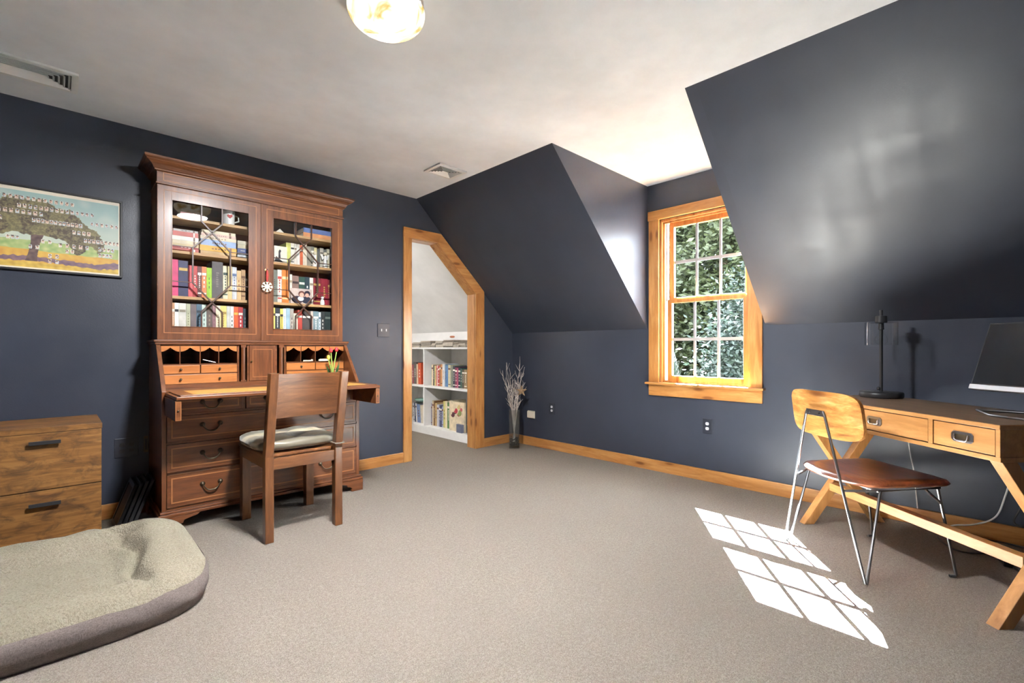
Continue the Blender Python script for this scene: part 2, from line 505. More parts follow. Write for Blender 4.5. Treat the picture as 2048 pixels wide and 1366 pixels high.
GY0, GY1 = -2.459, -1.884
def sash(name, x0, x1, z0, z1, rb, rt, oy=0.037):
    b = MB()
    b.box(x0, x1, GY1, GY1 + oy, z0 - rb, z1 + rt); b.box(x0, x1, GY0 - oy, GY0, z0 - rb, z1 + rt)
    b.box(x0, x1, GY0, GY1, z0 - rb, z0); b.box(x0, x1, GY0, GY1, z1, z1 + rt)
    s = b.build(name, pz, w1, bevel=0.002)
    xm = (x0 + x1) / 2
    ys = [GY0 + (GY1 - GY0) * k / 3 for k in range(4)]; zs = [z0, (z0 + z1) / 2, z1]
    for k in (1, 2): boxo('muntin', 'grille_grey', s, xm - 0.006, xm + 0.006, ys[k] - 0.009, ys[k] + 0.009, z0, z1)
    boxo('muntin', 'grille_grey', s, xm - 0.0055, xm + 0.0055, GY0, GY1, zs[1] - 0.012, zs[1] + 0.012)
    for i in range(3):
        for j in range(2):
            boxo('pane', 'window_glass', s, xm - 0.0015, xm + 0.0015, ys[i] + 0.009, ys[i + 1] - 0.009, zs[j] + 0.012, zs[j + 1] - 0.012)
sash('lower_sash', 0.032, 0.066, 0.8135, 1.420, 0.042, 0.030)
sash('upper_sash', 0.070, 0.104, 1.467, 2.063, 0.042, 0.042)
boxo('sash_lock', 'old_brass', w1, 0.036, 0.062, -2.20, -2.15, 1.4505, 1.462, bevel=0.003)

# ------------------------------------------------------------------ doorway trim
d1 = sroot('trim_1', (-0.93, 0, 0))
CY0, CY1 = -0.02, 0.0
def casing(poly, name, mat, a=CY0, c=CY1): MB().prism(poly, 'y', a, c).build(name, mat, d1, bevel=0.002)
casing([(-1.395, 0), (DX0, 0), (DX0, DZ), (-1.395, DZ)], 'side_casing', pz)
casing([(-1.395, DZ), (DX0, DZ), (DCX, DZ), (-0.982, 2.152), (-1.395, 2.152)], 'head_casing', 'pine_x')
casing([(DCX, DZ), (DX1, DCZ), (-0.430, 1.637), (-0.982, 2.152)], 'sloped_casing', 'pine_x')
casing([(DX1, 0), (-0.430, 0), (-0.430, 1.637), (DX1, DCZ)], 'side_casing', pz)
casing([(DX0 - 0.016, 0), (DX0 + 0.004, 0), (DX0 + 0.004, DZ), (DX0 - 0.016, DZ)], 'jamb', pz, 0, TH)
casing([(DX0, DZ - 0.004), (DCX - 0.002, DZ - 0.004), (DCX + 0.006, DZ + 0.016), (DX0, DZ + 0.016)], 'jamb', 'pine_x', 0, TH)
casing([(DCX - 0.002, DZ - 0.004), (DX1 - 0.004, DCZ - 0.004), (DX1 + 0.012, DCZ + 0.008), (DCX + 0.006, DZ + 0.016)], 'jamb', 'pine_x', 0, TH)
casing([(DX1 - 0.004, 0), (DX1 + 0.014, 0), (DX1 + 0.014, DCZ), (DX1 - 0.004, DCZ)], 'jamb', pz, 0, TH)

# baseboards
def bb(name, *a, mat='pine_x'):
    struct(boxo(name, mat, None, *a, bevel=0.003))
bb('baseboard_left', XW, -1.395, -0.016, 0, 0, 0.092)
bb('baseboard_left', -0.430, 0, -0.016, 0, 0, 0.092)
bb('baseboard_right', -0.016, 0, YB, -0.016, 0, 0.094, mat='pine_y')
bb('baseboard_rear', XW, 0, YB, YB + 0.016, 0, 0.092)
bb('baseboard_opposite', XW, XW + 0.016, YB, 0, 0, 0.092, mat='pine_y')

# ------------------------------------------------------------------ closet beyond the doorway
CYE = 3.1; CXW = -2.6
b = MB()
b.box(0, TH, TH, CYE, 0, 1.25)
struct(b.build('wall_closet_right', 'closet_paint'))
b = MB()
b.prism([(0, 1.25), (XS + 0.0, 1.25 + 1.2), (XS + 0.08, 2.54), (0.13, 1.30), (0.13, 1.25)], 'y', TH, CYE)
struct(b.build('wall_closet_slope', 'closet_paint'))
b = MB(); b.box(CXW, XS + 0.02, TH, CYE, 2.45, 2.55)
struct(b.build('ceiling_closet', 'closet_paint'))
struct(boxo('wall_closet_end', 'closet_paint', None, CXW - TH, TH, CYE, CYE + TH, 0, 2.55))
struct(boxo('wall_closet_left', 'closet_paint', None, CXW - TH, CXW, TH, CYE, 0, 2.55))
# white plaster on the closet side of the gable wall
b = MB()
b.prism([(CXW, 0), (DX0 - 0.02, 0), (DX0 - 0.02, 2.45), (CXW, 2.45)], 'y', TH + 0.001, TH + 0.012)
b.prism([(DX1 + 0.02, 0), (0, 0), (0, 1.25), (DX1 + 0.02, 1.25 - (DX1 + 0.02) * 0.959)], 'y', TH + 0.001, TH + 0.012)
struct(b.build('wall_closet_near', 'closet_paint'))
# unseen flush globe lamp, added to light the closet
cl = thing('closet_fill_lamp', 'unseen round globe lamp added to light the book closet', 'lamp', (-1.9, 1.5, 2.45))
MB().lathe([(0.001, 2.45), (0.11, 2.45), (0.11, 2.425), (0.09, 2.42), (0.001, 2.42)], (-1.9, 1.5, 0), 24).build('canopy', 'white_metal', cl, smooth=True)
t = NT('globe_lit')
p = t.bsdf((0.9, 0.9, 0.9, 1), 0.4); p.inputs['Emission Color'].default_value = (1.0, 0.95, 0.88, 1); p.inputs['Emission Strength'].default_value = 22.0
MB().lathe([(0.09, 2.42), (0.14, 2.38), (0.15, 2.34), (0.12, 2.29), (0.06, 2.265), (0.001, 2.26)], (-1.9, 1.5, 0), 24).build('globe', 'globe_lit', cl, smooth=True)

# ------------------------------------------------------------------ outside: ground, trees, neighbouring roof edge
struct(boxo('ground', 'gravel', None, -60, 60, -45, 45, -3.3, -3.1))
def tree(name, label, x, y, h, rx, rz, n, mat, seed, leaf=0.085, trunk=True):
    rnd = random.Random(seed)
    r = thing(name, label, 'tree', (x, y, -3.1), 0, 'trees outside the dormer window')
    b = MB()
    zc = h - rz
    b.tube([(x, y, -3.1), (x + 0.1, y + 0.05, (zc - 3.1) / 2), (x, y, zc), (x - 0.05, y, h - 0.5)], [0.16, 0.13, 0.09, 0.02], 8)
    for k in range(7):
        a = rnd.uniform(0, 2 * PI); z0 = rnd.uniform(-1.2, zc)
        b.tube([(x, y, z0), (x + math.cos(a) * rx * 0.5, y + math.sin(a) * rx * 0.5, z0 + 0.4), (x + math.cos(a) * rx * 0.85, y + math.sin(a) * rx * 0.85, z0 + 0.9)], [0.06, 0.04, 0.012], 6)
    b.build('trunk', 'bark', r, smooth=True)
    vs, fs = [], []
    clumps = []
    for k in range(int(n / 55)):
        while True:
            p = Vector((rnd.uniform(-1, 1), rnd.uniform(-1, 1), rnd.uniform(-1, 1)))
            if 0.3 < p.length < 1: break
        clumps.append(Vector((x + p.x * rx, y + p.y * rx, zc + p.z * rz)))
    for i in range(n):
        c = clumps[i % len(clumps)]
        p = c + Vector((rnd.gauss(0, 0.24), rnd.gauss(0, 0.24), rnd.gauss(0, 0.16)))
        u = Vector((rnd.gauss(0, 1), rnd.gauss(0, 1), rnd.gauss(0, 0.5))).normalized()
        w = u.cross(Vector((rnd.gauss(0, 1), rnd.gauss(0, 1), rnd.gauss(0, 1)))).normalized()
        s = leaf * rnd.uniform(0.6, 1.25)
        k = len(vs)
        vs += [p - u * s, p - u * s * 0.1 + w * s * 0.42, p + u * s, p - u * s * 0.1 - w * s * 0.42]
        fs.append((k, k + 1, k + 2, k + 3))
    inv = ROOTM[r.name].inverted()
    me = bpy.data.meshes.new('crown'); me.from_pydata([tuple(inv @ p) for p in vs], [], fs)
    me.materials.append(M(mat))
    o = bpy.data.objects.new('crown', me); COL.objects.link(o); o.parent = r; stuff(o)
tree('leafy_tree', 'dense dark green tree close outside the window on the right', 6.3, -0.9, 2.7, 1.55, 3.4, 60000, 'leaf_dark', 1, 0.058)
tree('leafy_tree', 'mid green leafy tree close outside the window on the left', 6.5, 3.7, 3.4, 1.55, 3.6, 46000, 'leaf_mid', 2, 0.062)
tree('leafy_tree', 'yellow green sunlit tree farther off behind the upper panes', 12.4, 2.6, 11.0, 2.4, 7.2, 80000, 'leaf_light', 3, 0.11)
tree('leafy_tree', 'tall dark tree farther off to the right of the yellow green one', 12.4, -3.4, 9.0, 2.2, 6.0, 30000, 'leaf_mid', 4, 0.13)
tree('leafy_tree', 'large dark tree far behind the yellow green one', 20.0, 6.0, 9.5, 4.5, 6.4, 40000, 'leaf_mid', 6, 0.26)
tree('leafy_tree', 'tall pale tree farther off to the left of the yellow green one', 12.6, 8.9, 11.0, 2.3, 7.2, 40000, 'leaf_mid', 5, 0.13)

def conifer(x, y, top, base, half, label):
    rnd = random.Random(77)
    r = thing('conifer', label, 'tree', (x, y, base), 0)
    b = MB(); b.tube([(x, y, base), (x, y, top - 0.2)], [0.08, 0.02], 8); b.build('trunk', 'bark', r, smooth=True)
    vs, fs = [], []
    for i in range(16000):
        z = base + 0.3 + (top - base - 0.3) * (1 - math.sqrt(rnd.random())); R_ = (top - z) * half * rnd.uniform(0.72, 1.02)
        a = rnd.uniform(0, 2 * PI); p = Vector((x + R_ * math.cos(a), y + R_ * math.sin(a), z))
        u = Vector((math.cos(a) * 0.35, math.sin(a) * 0.35, 1)).normalized(); w = Vector((-math.sin(a), math.cos(a), rnd.uniform(-.3, .3)))
        k = len(vs); s_ = rnd.uniform(0.02, 0.05)
        vs += [p - u * s_, p + w * s_ * 0.3, p + u * s_, p - w * s_ * 0.3]; fs.append((k, k + 1, k + 2, k + 3))
    inv = ROOTM[r.name].inverted(); me = bpy.data.meshes.new('crown'); me.from_pydata([tuple(inv @ p) for p in vs], [], fs); me.materials.append(M('leaf_dark'))
    o = bpy.data.objects.new('crown', me); COL.objects.link(o); o.parent = r; stuff(o)
conifer(3.5, -0.06, 1.22, -3.1, 0.27, 'dark green pointed evergreen outside the lower left window pane')

# ------------------------------------------------------------------ secretary bookcase
SX0, SX1 = -3.248, -2.062
SCX = (SX0 + SX1) / 2
sec = thing('secretary_bookcase', 'tall mahogany secretary desk with glazed bookcase doors and open fall front', 'cabinet', (SCX, -0.25, 0))
mx_, my_, mz_ = 'mahogany_x', 'mahogany_y', 'mahogany_z'
# lower carcase: side cheeks cut to the slope of the desk
for x0, x1 in ((SX0, SX0 + 0.022), (SX1 - 0.022, SX1)):
    MB().prism([(-0.005, 0.10), (-0.50, 0.10), (-0.50, 0.795), (-0.290, 1.066), (-0.005, 1.066)], 'x', x0, x1).build('side_panel', mz_, sec, bevel=0.0015)
boxo('back_panel', mx_, sec, SX0 + 0.022, SX1 - 0.022, -0.018, -0.006, 0.10, 1.066)
b = MB()
ix0, ix1 = SX0 + 0.022, SX1 - 0.022
b.box(ix0, ix1, -0.498, -0.02, 0.10, 0.130)
for z0, z1 in ((0.318, 0.331), (0.490, 0.503), (0.651, 0.664)): b.box(ix0, ix1, -0.496, -0.02, z0, z1)
b.box(ix0, ix1, -0.498, -0.02, 0.757, 0.772)
for xx in (-3.200, -2.827, -2.489, -2.118): b.box(xx - 0.008, xx + 0.008, -0.496, -0.02, 0.664, 0.757)
b.build('rails', mx_, sec, bevel=0.0015)
boxo('writing_bed', mx_, sec, ix0, ix1, -0.499, -0.02, 0.772, 0.796)
def frame_strip(bb, x0, x1, z0, z1, y, w, t=0.0012):
    bb.box(x0, x1, y - t, y, z0, z0 + w); bb.box(x0, x1, y - t, y, z1 - w, z1)
    bb.box(x0, x0 + w, y - t, y, z0 + w, z1 - w); bb.box(x1 - w, x1, y - t, y, z0 + w, z1 - w)
def bail(parent, cx, cz, y, w=0.092):
    b = MB()
    for s in (-1, 1):
        b.lathe([(0.0005, 0), (0.014, 0), (0.014, -0.003), (0.010, -0.007), (0.006, -0.013), (0.0005, -0.014)], (cx + s * w / 2, y, cz), 14, axis='y')
    pts = []
    for k in range(13):
        a = k / 12
        x = -w / 2 + w * a
        d = 0.040 * (1 - abs(2 * a - 1) ** 3.2)
        pts.append((cx + x * (1 - 0.10 * math.sin(PI * a)), y - 0.012 - 0.006 * math.sin(PI * a), cz - d))
    b.tube(pts, [0.0032 + 0.0014 * math.sin(PI * k / 12) for k in range(13)], 8)
    b.build('handle', 'dark_brass', parent, smooth=True)
def drawer(x0, x1, z0, z1, handles, name='drawer'):
    d = boxo(name, mx_, sec, x0, x1, -0.502, -0.10, z0, z1, bevel=0.0015)
    b = MB(); frame_strip(b, x0, x1, z0, z1, -0.501, 0.004, 0.005); b.build('cockbead', mx_, d)
    b = MB(); m = 0.020; frame_strip(b, x0 + m, x1 - m, z0 + m, z1 - m, -0.502, 0.007); b.build('inlay', 'inlay_string', d)
    for hx in handles: bail(d, hx, (z0 + z1) / 2 + 0.014, -0.502)
drawer(ix0 + 0.002, ix1 - 0.002, 0.131, 0.317, (-3.005, -2.305))
drawer(ix0 + 0.002, ix1 - 0.002, 0.332, 0.489, (-3.005, -2.305))
drawer(ix0 + 0.002, ix1 - 0.002, 0.504, 0.650, (-3.005, -2.305))
drawer(-3.190, -2.837, 0.666, 0.756, (-3.005,))
drawer(-2.817, -2.499, 0.666, 0.756, (-2.658,))
drawer(-2.479, -2.128, 0.666, 0.756, (-2.305,))
# lopers pulled out, carrying the fall front
for x0 in (-3.236, -2.106):
    l = boxo('loper', mx_, sec, x0, x0 + 0.028, -0.835, -0.22, 0.664, 0.770, bevel=0.0015)
    b = MB(); frame_strip(b, x0 + 0.002, x0 + 0.026, 0.668, 0.766, -0.835, 0.0025); b.build('inlay', 'inlay_string', l)
    MB().lathe([(0.0005, 0), (0.005, 0), (0.005, -0.004), (0.0005, -0.006)], (x0 + 0.014, -0.835, 0.717), 10, axis='y').build('knob', 'dark_brass', l, smooth=True)
ff = boxo('fall_front', mx_, sec, -3.232, -2.078, -0.842, -0.500, 0.772, 0.790, bevel=0.003)
boxo('lip', my_, ff, -3.214, -2.096, -0.836, -0.502, 0.790, 0.797, bevel=0.002)
boxo('writing_panel', 'leather', ff, -3.150, -2.160, -0.800, -0.530, 0.797, 0.7985)
b = MB(); b.box(-3.13, -3.05, -0.51, -0.505, 0.7965, 0.799)
# base moulding and bracket feet
b = MB()
b.box(SX0 - 0.010, SX1 + 0.010, -0.512, -0.004, 0.098, 0.112); b.box(SX0 - 0.018, SX1 + 0.018, -0.522, -0.003, 0.080, 0.098)
b.build('base_moulding', mx_, sec, bevel=0.004)
def foot(x_out, s, y0, y1):
    pr = [(0, 0), (0.085, 0), (0.090, 0.012), (0.082, 0.024), (0.098, 0.034), (0.116, 0.036), (0.122, 0.052), (0.150, 0.060), (0.185, 0.068), (0.200, 0.080), (0, 0.080)]
    b = MB()
    b.prism([(x_out + s * p, q) for p, q in pr], 'y', y0, y0 + 0.022)
    ys = -1 if y0 < -0.3 else 1
    ybase = y0 if y0 < -0.3 else y1
    b.prism([(ybase - ys * p, q) for p, q in [(0.0, 0), (0.085, 0), (0.09, 0.03), (0.12, 0.05), (0.16, 0.08), (0.0, 0.08)]], 'x', x_out, x_out + s * 0.022)
    b.build('foot', mx_, sec, bevel=0.002)
for xo, s in ((SX0 - 0.018, 1), (SX1 + 0.018, -1)):
    foot(xo, s, -0.522, -0.50); foot(xo, s, -0.03, -0.005)
# desk top board
b = MB(); b.box(SX0 - 0.006, SX1 + 0.006, -0.298, -0.003, 1.066, 1.080); b.box(SX0 - 0.012, SX1 + 0.012, -0.304, -0.003, 1.080, 1.094)
b.build('waist_moulding', mx_, sec, bevel=0.003)
# gallery of pigeonholes
GY = -0.285
b = MB()
b.box(ix0, ix1, GY - 0.01, -0.02, 0.796, 0.822)
for x0, x1 in ((ix0, -2.808), (-2.512, ix1)):
    b.box(x0, x1, GY, -0.02, 0.938, 0.945)
    b.box(x0, x1, GY, -0.02, 0.880, 0.886)
    b.box(x0, x1, GY, -0.02, 1.056, 1.066)
for x in (-2.808, -2.512): b.box(x - 0.006, x + 0.006, GY, -0.02, 0.822, 1.066)
for x in (-2.748, -2.572): b.box(x - 0.006, x + 0.006, GY, -0.02, 0.822, 1.066)
b.build('gallery', mx_, sec)
LX = [ix0, -3.128, -3.022, -2.920, -2.814]; RX = [-2.506, -2.404, -2.300, -2.196, ix1]
for xs in (LX, RX):
    for x in xs[1:-1]: boxo('pigeonhole_divider', mz_, sec, x - 0.0025, x + 0.0025, GY, -0.02, 0.945, 1.056)
    for a, c in zip(xs[:-1], xs[1:]):
        a += 0.003; c -= 0.003; mid = (a + c) / 2; hw = (c - a) / 2
        low = [(a + hw * k / 6, 1.022 + 0.026 * (1 - math.cos(PI / 2 * (k / 6))) / 1.0) for k in range(7)]
        poly = [(a, 1.056)] + low + [(c - (p - a), q) for p, q in low[:-1][::-1]] + [(c, 1.056)]
        MB().prism(poly, 'y', GY - 0.003, GY + 0.004).build('valance', 'satinwood_x', sec)
def small_drawer(x0, x1, z0, z1, ks):
    d = boxo('small_drawer', 'satinwood_x', sec, x0, x1, GY - 0.004, -0.05, z0, z1, bevel=0.001)
    for k in ks: MB().lathe([(0.0005, 0), (0.004, 0), (0.004, -0.006), (0.0075, -0.010), (0.006, -0.016), (0.0005, -0.018)], (k, GY - 0.004, (z0 + z1) / 2), 10, axis='y').build('knob', 'dark_brass', d, smooth=True)
small_drawer(ix0 + 0.003, -3.024, 0.887, 0.937, (-3.125,)); small_drawer(-3.018, -2.816, 0.887, 0.937, (-2.916,))
small_drawer(ix0 + 0.003, -2.816, 0.823, 0.879, (-3.125, -2.916))
small_drawer(-2.504, -2.303, 0.887, 0.937, (-2.404,)); small_drawer(-2.297, ix1 - 0.003, 0.887, 0.937, (-2.196,))
small_drawer(-2.504, ix1 - 0.003, 0.823, 0.879, (-2.404, -2.196))
for x in (-2.779, -2.541):
    b = MB(); b.lathe([(0.013, 0.830), (0.013, 1.050)], (x, GY - 0.002, 0), 16); b.box(x - 0.016, x + 0.016, GY - 0.016, GY + 0.02, 0.822, 0.832); b.box(x - 0.016, x + 0.016, GY - 0.016, GY + 0.02, 1.048, 1.066)
    b.build('pilaster', mz_, sec, smooth=True)
pd = boxo('prospect_door', mz_, sec, -2.741, -2.579, GY - 0.006, GY + 0.012, 0.824, 1.062, bevel=0.001)
b = MB(); frame_strip(b, -2.722, -2.598, 0.848, 1.036, GY - 0.006, 0.0035); b.build('inlay', 'inlay_string', pd)
MB().lathe([(0.0005, 0), (0.003, 0), (0.003, -0.008), (0.006, -0.012), (0.0005, -0.018)], (-2.731, GY - 0.006, 0.955), 10, axis='y').build('knob', 'old_brass', pd, smooth=True)
# upper bookcase
UX0, UX1, UY = -3.238, -2.075, -0.25
UZ0, UZ1 = 1.094, 2.13
for x0, x1 in ((UX0, UX0 + 0.02), (UX1 - 0.02, UX1)):
    boxo('bookcase_side', mz_, sec, x0, x1, -0.228, -0.004, UZ0, UZ1, bevel=0.0015)
boxo('bookcase_back', mx_, sec, UX0 + 0.02, UX1 - 0.02, -0.014, -0.005, UZ0, UZ1)
boxo('bookcase_bottom', mx_, sec, UX0 + 0.02, UX1 - 0.02, -0.226, -0.014, UZ0, 1.128)
boxo('bookcase_top', mx_, sec, UX0 + 0.02, UX1 - 0.02, -0.226, -0.014, 2.05, 2.07)
SHZ = (1.372, 1.658, 1.874)
for z in SHZ: boxo('shelf', 'shelfwood_x', sec, UX0 + 0.021, UX1 - 0.021, -0.212, -0.015, z - 0.018, z, bevel=0.001)
fz = boxo('frieze', mx_, sec, UX0, UX1, UY, -0.226, 2.055, 2.128)
b = MB(); frame_strip(b, UX0 + 0.03, UX1 - 0.03, 2.066, 2.118, UY, 0.005); b.build('inlay', 'inlay_string', fz)
for x0, x1 in ((UX0, UX0 + 0.02), (UX1 - 0.02, UX1)): pass
boxo('frieze_bead', mx_, sec, UX0 - 0.006, UX1 + 0.006, UY - 0.007, -0.004, 2.043, 2.055, bevel=0.003)
prof = [(0.0, 2.118), (0.006, 2.122), (0.012, 2.124), (0.012, 2.130), (0.018, 2.134), (0.021, 2.142), (0.028, 2.152), (0.040, 2.162), (0.054, 2.169), (0.056, 2.174), (0.062, 2.178), (0.066, 2.184), (0.066, 2.195), (0.0, 2.197)]
b = MB()
vs = []; fs = []
for o_, z in prof:
    vs += [(UX0 - o_, -0.004, z), (UX0 - o_, UY - o_, z), (UX1 + o_, UY - o_, z), (UX1 + o_, -0.004, z)]
for i in range(len(prof) - 1):
    for k in range(3): fs.append((i * 4 + k, i * 4 + k + 1, i * 4 + k + 5, i * 4 + k + 4))
n_ = (len(prof) - 1) * 4
fs.append((n_, n_ + 1, n_ + 2, n_ + 3))
b.add(vs, fs); b.build('cornice', mx_, sec)
# glazed doors
def gdoor(x0, x1, g0, g1, key_left):
    z0, z1, h0, h1 = 1.096, 2.041, 1.176, 1.961
    b = MB()
    b.box(x0, g0, UY, UY + 0.021, z0, z1); b.box(g1, x1, UY, UY + 0.021, z0, z1)
    b.box(g0, g1, UY, UY + 0.021, z0, h0); b.box(g0, g1, UY, UY + 0.021, h1, z1)
    d = b.build('door', mz_, sec, bevel=0.0015)
    b = MB(); frame_strip(b, x0 + 0.032, x1 - 0.032, z0 + 0.04, z1 - 0.026, UY, 0.0045); b.build('inlay', 'inlay_string', d)
    b = MB(); frame_strip(b, g0, g1, h0, h1, UY + 0.002, 0.004, 0.006); b.build('glazing_bead', mz_, d)
    cx = (g0 + g1) / 2; q = (g1 - g0) / 0.433
    A, L = 0.0575 * q, 0.105 * q
    zA, zX, zL, zl, zx, zB = 1.855, 1.794, 1.681, 1.459, 1.339, 1.278
    P = dict(At=(-A, h1), Bt=(A, h1), A=(-A, zA), B=(A, zA), X=(0, zX), L=(-L, zL), R=(L, zL), l=(-L, zl), r=(L, zl), x=(0, zx), a=(-A, zB), b=(A, zB), ab=(-A, h0), bb=(A, h0),
             wL=(g0 - cx, zL), eL=(g1 - cx, zL), wl=(g0 - cx, zl), el=(g1 - cx, zl), nw=(g0 - cx, h1), ne=(g1 - cx, h1), sw=(g0 - cx, h0), se=(g1 - cx, h0))
    b = MB()
    for pr_ in ('At A', 'Bt B', 'A X', 'B X', 'X L', 'X R', 'L l', 'R r', 'l x', 'r x', 'x a', 'x b', 'a ab', 'b bb', 'wL L', 'R eL', 'wl l', 'r el'):
        p, r_ = pr_.split()
        thin = 0.0045 if pr_ in ('wL L', 'R eL', 'wl l', 'r el') else 0.008
        b.bar((cx + P[p][0], UY + 0.006, P[p][1]), (cx + P[r_][0], UY + 0.006, P[r_][1]), thin, 0.012, up=(0, 1, 0))
    b.build('glazing_bars', 'dark_bar', d)
    for poly in ('nw At A X L wL', 'At Bt B X A', 'Bt ne eL R X B', 'wL L l wl', 'X R r x l L', 'R eL el r', 'wl l x a ab sw', 'x b bb ab a', 'r el se bb b x'):
        pts = [(cx + P[k][0], P[k][1]) for k in poly.split()]
        MB().prism(pts, 'y', UY + 0.011, UY + 0.013).build('pane', 'pane_glass', d)
    return d
gdoor(UX0 + 0.001, -2.6555, -3.166, -2.733, False)
dr = gdoor(-2.6545, UX1 - 0.001, -2.582, -2.156, True)
boxo('astragal', mz_, dr, -2.660, -2.649, UY - 0.006, UY, 1.096, 2.041, bevel=0.002)
MB().lathe([(0.0005, 0), (0.007, 0), (0.007, -0.003), (0.0005, -0.005)], (-2.628, UY, 1.585), 12, axis='y', sy=1.5).build('escutcheon', 'old_brass', dr, smooth=True)
b = MB(); b.tube([(-2.628, UY - 0.003, 1.585), (-2.628, UY - 0.026, 1.585)], 0.002, 8); b.lathe([(0.008, -0.002), (0.008, 0.002)], (-2.628, UY - 0.03, 1.585), 12, axis='x'); b.build('key', 'chrome', dr, smooth=True)
# hanging snowflake ornament
orn = thing('snowflake_ornament', 'ivory snowflake ornament on a red ribbon hanging from the bookcase key', 'ornament', (-2.628, UY - 0.03, 1.45))
b = MB(); b.tube([(-2.628, UY - 0.026, 1.592), (-2.632, UY - 0.034, 1.55), (-2.630, UY - 0.030, 1.50)], 0.004, 6); b.tube([(-2.628, UY - 0.026, 1.592), (-2.624, UY - 0.034, 1.55), (-2.627, UY - 0.030, 1.50)], 0.004, 6)
b.build('ribbon', 'red_ribbon', orn, smooth=True)
b = MB()
for k in range(8):
    a = PI * k / 4; c_, s_ = math.cos(a), math.sin(a); r_ = 0.036
    o3 = Vector((-2.628, UY - 0.028, 1.468))
    b.bar(o3, o3 + Vector((c_ * r_, 0, s_ * r_)), 0.008, 0.006, up=(0, 1, 0))
    m_ = o3 + Vector((c_ * r_ * 0.7, 0, s_ * r_ * 0.7))
    for da in (-0.8, 0.8): b.bar(m_, m_ + Vector((math.cos(a + da), 0, math.sin(a + da))) * 0.012, 0.005, 0.005, up=(0, 1, 0))
b.lathe([(0.0005, -0.006), (0.014, -0.004), (0.014, 0.003), (0.0005, 0.005)], (-2.628, UY - 0.028, 1.468), 12, axis='y')
b.build('snowflake', 'ivory', orn)

# ------------------------------------------------------------------ books behind the glazed doors
ORD = ['first', 'second', 'third', 'fourth', 'fifth', 'sixth', 'seventh', 'eighth', 'ninth', 'tenth', 'eleventh', 'twelfth', 'thirteenth', 'fourteenth', 'fifteenth', 'sixteenth', 'seventeenth', 'eighteenth', 'nineteenth', 'twentieth']
RBK = random.Random(99)
def book_mesh(b, w, h, d, bands=(), lines=0):
    # spine on the plane y=0 facing -y, x 0..w, z 0..h, pages towards +y
    t_ = 0.002
    b.mat(0); b.box(0, t_, 0, d, 0, h); b.box(w - t_, w, 0, d, 0, h); b.box(t_, w - t_, 0, t_, 0, h)
    b.mat(1); b.box(t_, w - t_, t_, d - 0.003, 0.002, h - 0.003)
    b.mat(2)
    q = RBK.random()
    if q < 0.45: bands = ()
    elif q < 0.7: bands = bands[:1]
    lines = RBK.choice((0, 0, 3, 5, 7)) if lines else 0
    for z0, z1 in bands: b.box(w * 0.06, w * 0.94, -0.0007, 0, z0 * h, z1 * h)
    for k in range(lines):
        z0 = h * (0.32 + 0.42 * k / max(1, lines)); b.box(w * 0.38, w * RBK.uniform(0.56, 0.64), -0.0006, 0, z0, z0 + h * 0.24 / max(1, lines))
def upright(x0, x1, z0, h, y, rgb, band, label, group, d=0.15, bands=((0.72, 0.80), (0.12, 0.16)), lines=5):
    b = MB(); w = x1 - x0 - 0.0012
    book_mesh(b, w, h, d, bands, lines)
    b.v = [Vector((p.x + x0 + 0.0006, p.y + y, p.z + z0)) for p in b.v]
    o = b.build('book', [colmat(rgb), 'paper', colmat(band, 0.5, 'ink')], None, fix=True)
    return tag(o, label, 'book', group)
def flat(x0, x1, z0, z1, y, rgb, band, label, group, d=0.15):
    b = MB(); h = x1 - x0; w = z1 - z0 - 0.0006
    book_mesh(b, w, h, d, ((0.80, 0.86),), 4)
    b.v = [Vector((x0 + p.z, p.y + y, z0 + 0.0003 + p.x)) for p in b.v]
    o = b.build('book', [colmat(rgb), 'paper', colmat(band, 0.5, 'ink')], None, fix=True)
    return tag(o, label, 'book', group)
W_, K_, G_ = (236, 230, 218), (34, 32, 34), (196, 160, 84)
def row(xs, hs, items, z0, y, place, group):
    for i, it in enumerate(items):
        if it is None: continue
        rgb, name, band = it
        h = hs[min(i, len(hs) - 1)] - z0
        upright(xs[i], xs[i + 1], z0, h, y, rgb, band, '%s book, %s from left on %s' % (name, ORD[i], place), group)
row([-3.1552, -3.1207, -3.0683, -3.0435, -3.0184, -2.9948, -2.9674, -2.9374, -2.8738, -2.8449, -2.8193, -2.7916, -2.7648, -2.7384, -2.7244],
    [1.603, 1.600, 1.575, 1.574, 1.574, 1.575, 1.5715, 1.6167, 1.595, 1.595, 1.593, 1.573, 1.581, 1.560],
    [((206, 62, 110), 'bright pink', W_), ((48, 46, 84), 'thick navy', G_), ((206, 86, 90), 'coral red', W_), ((184, 60, 58), 'red', W_), ((98, 40, 40), 'dark red', W_), ((226, 120, 70), 'orange and white', W_), ((150, 190, 40), 'lime green', (90, 120, 30)), ((84, 76, 76), 'very thick charcoal', (120, 110, 104)), ((222, 212, 178), 'cream', (60, 80, 70)), ((214, 190, 136), 'sand', (150, 110, 60)), ((206, 206, 210), 'pale grey', (90, 110, 150)), ((216, 180, 130), 'tan', (150, 90, 50)), ((188, 148, 104), 'brown', (120, 80, 50)), ((70, 64, 60), 'narrow black', W_)],
    SHZ[0], -0.185, 'middle shelf behind left glass door', 'books on the middle shelf, left door')
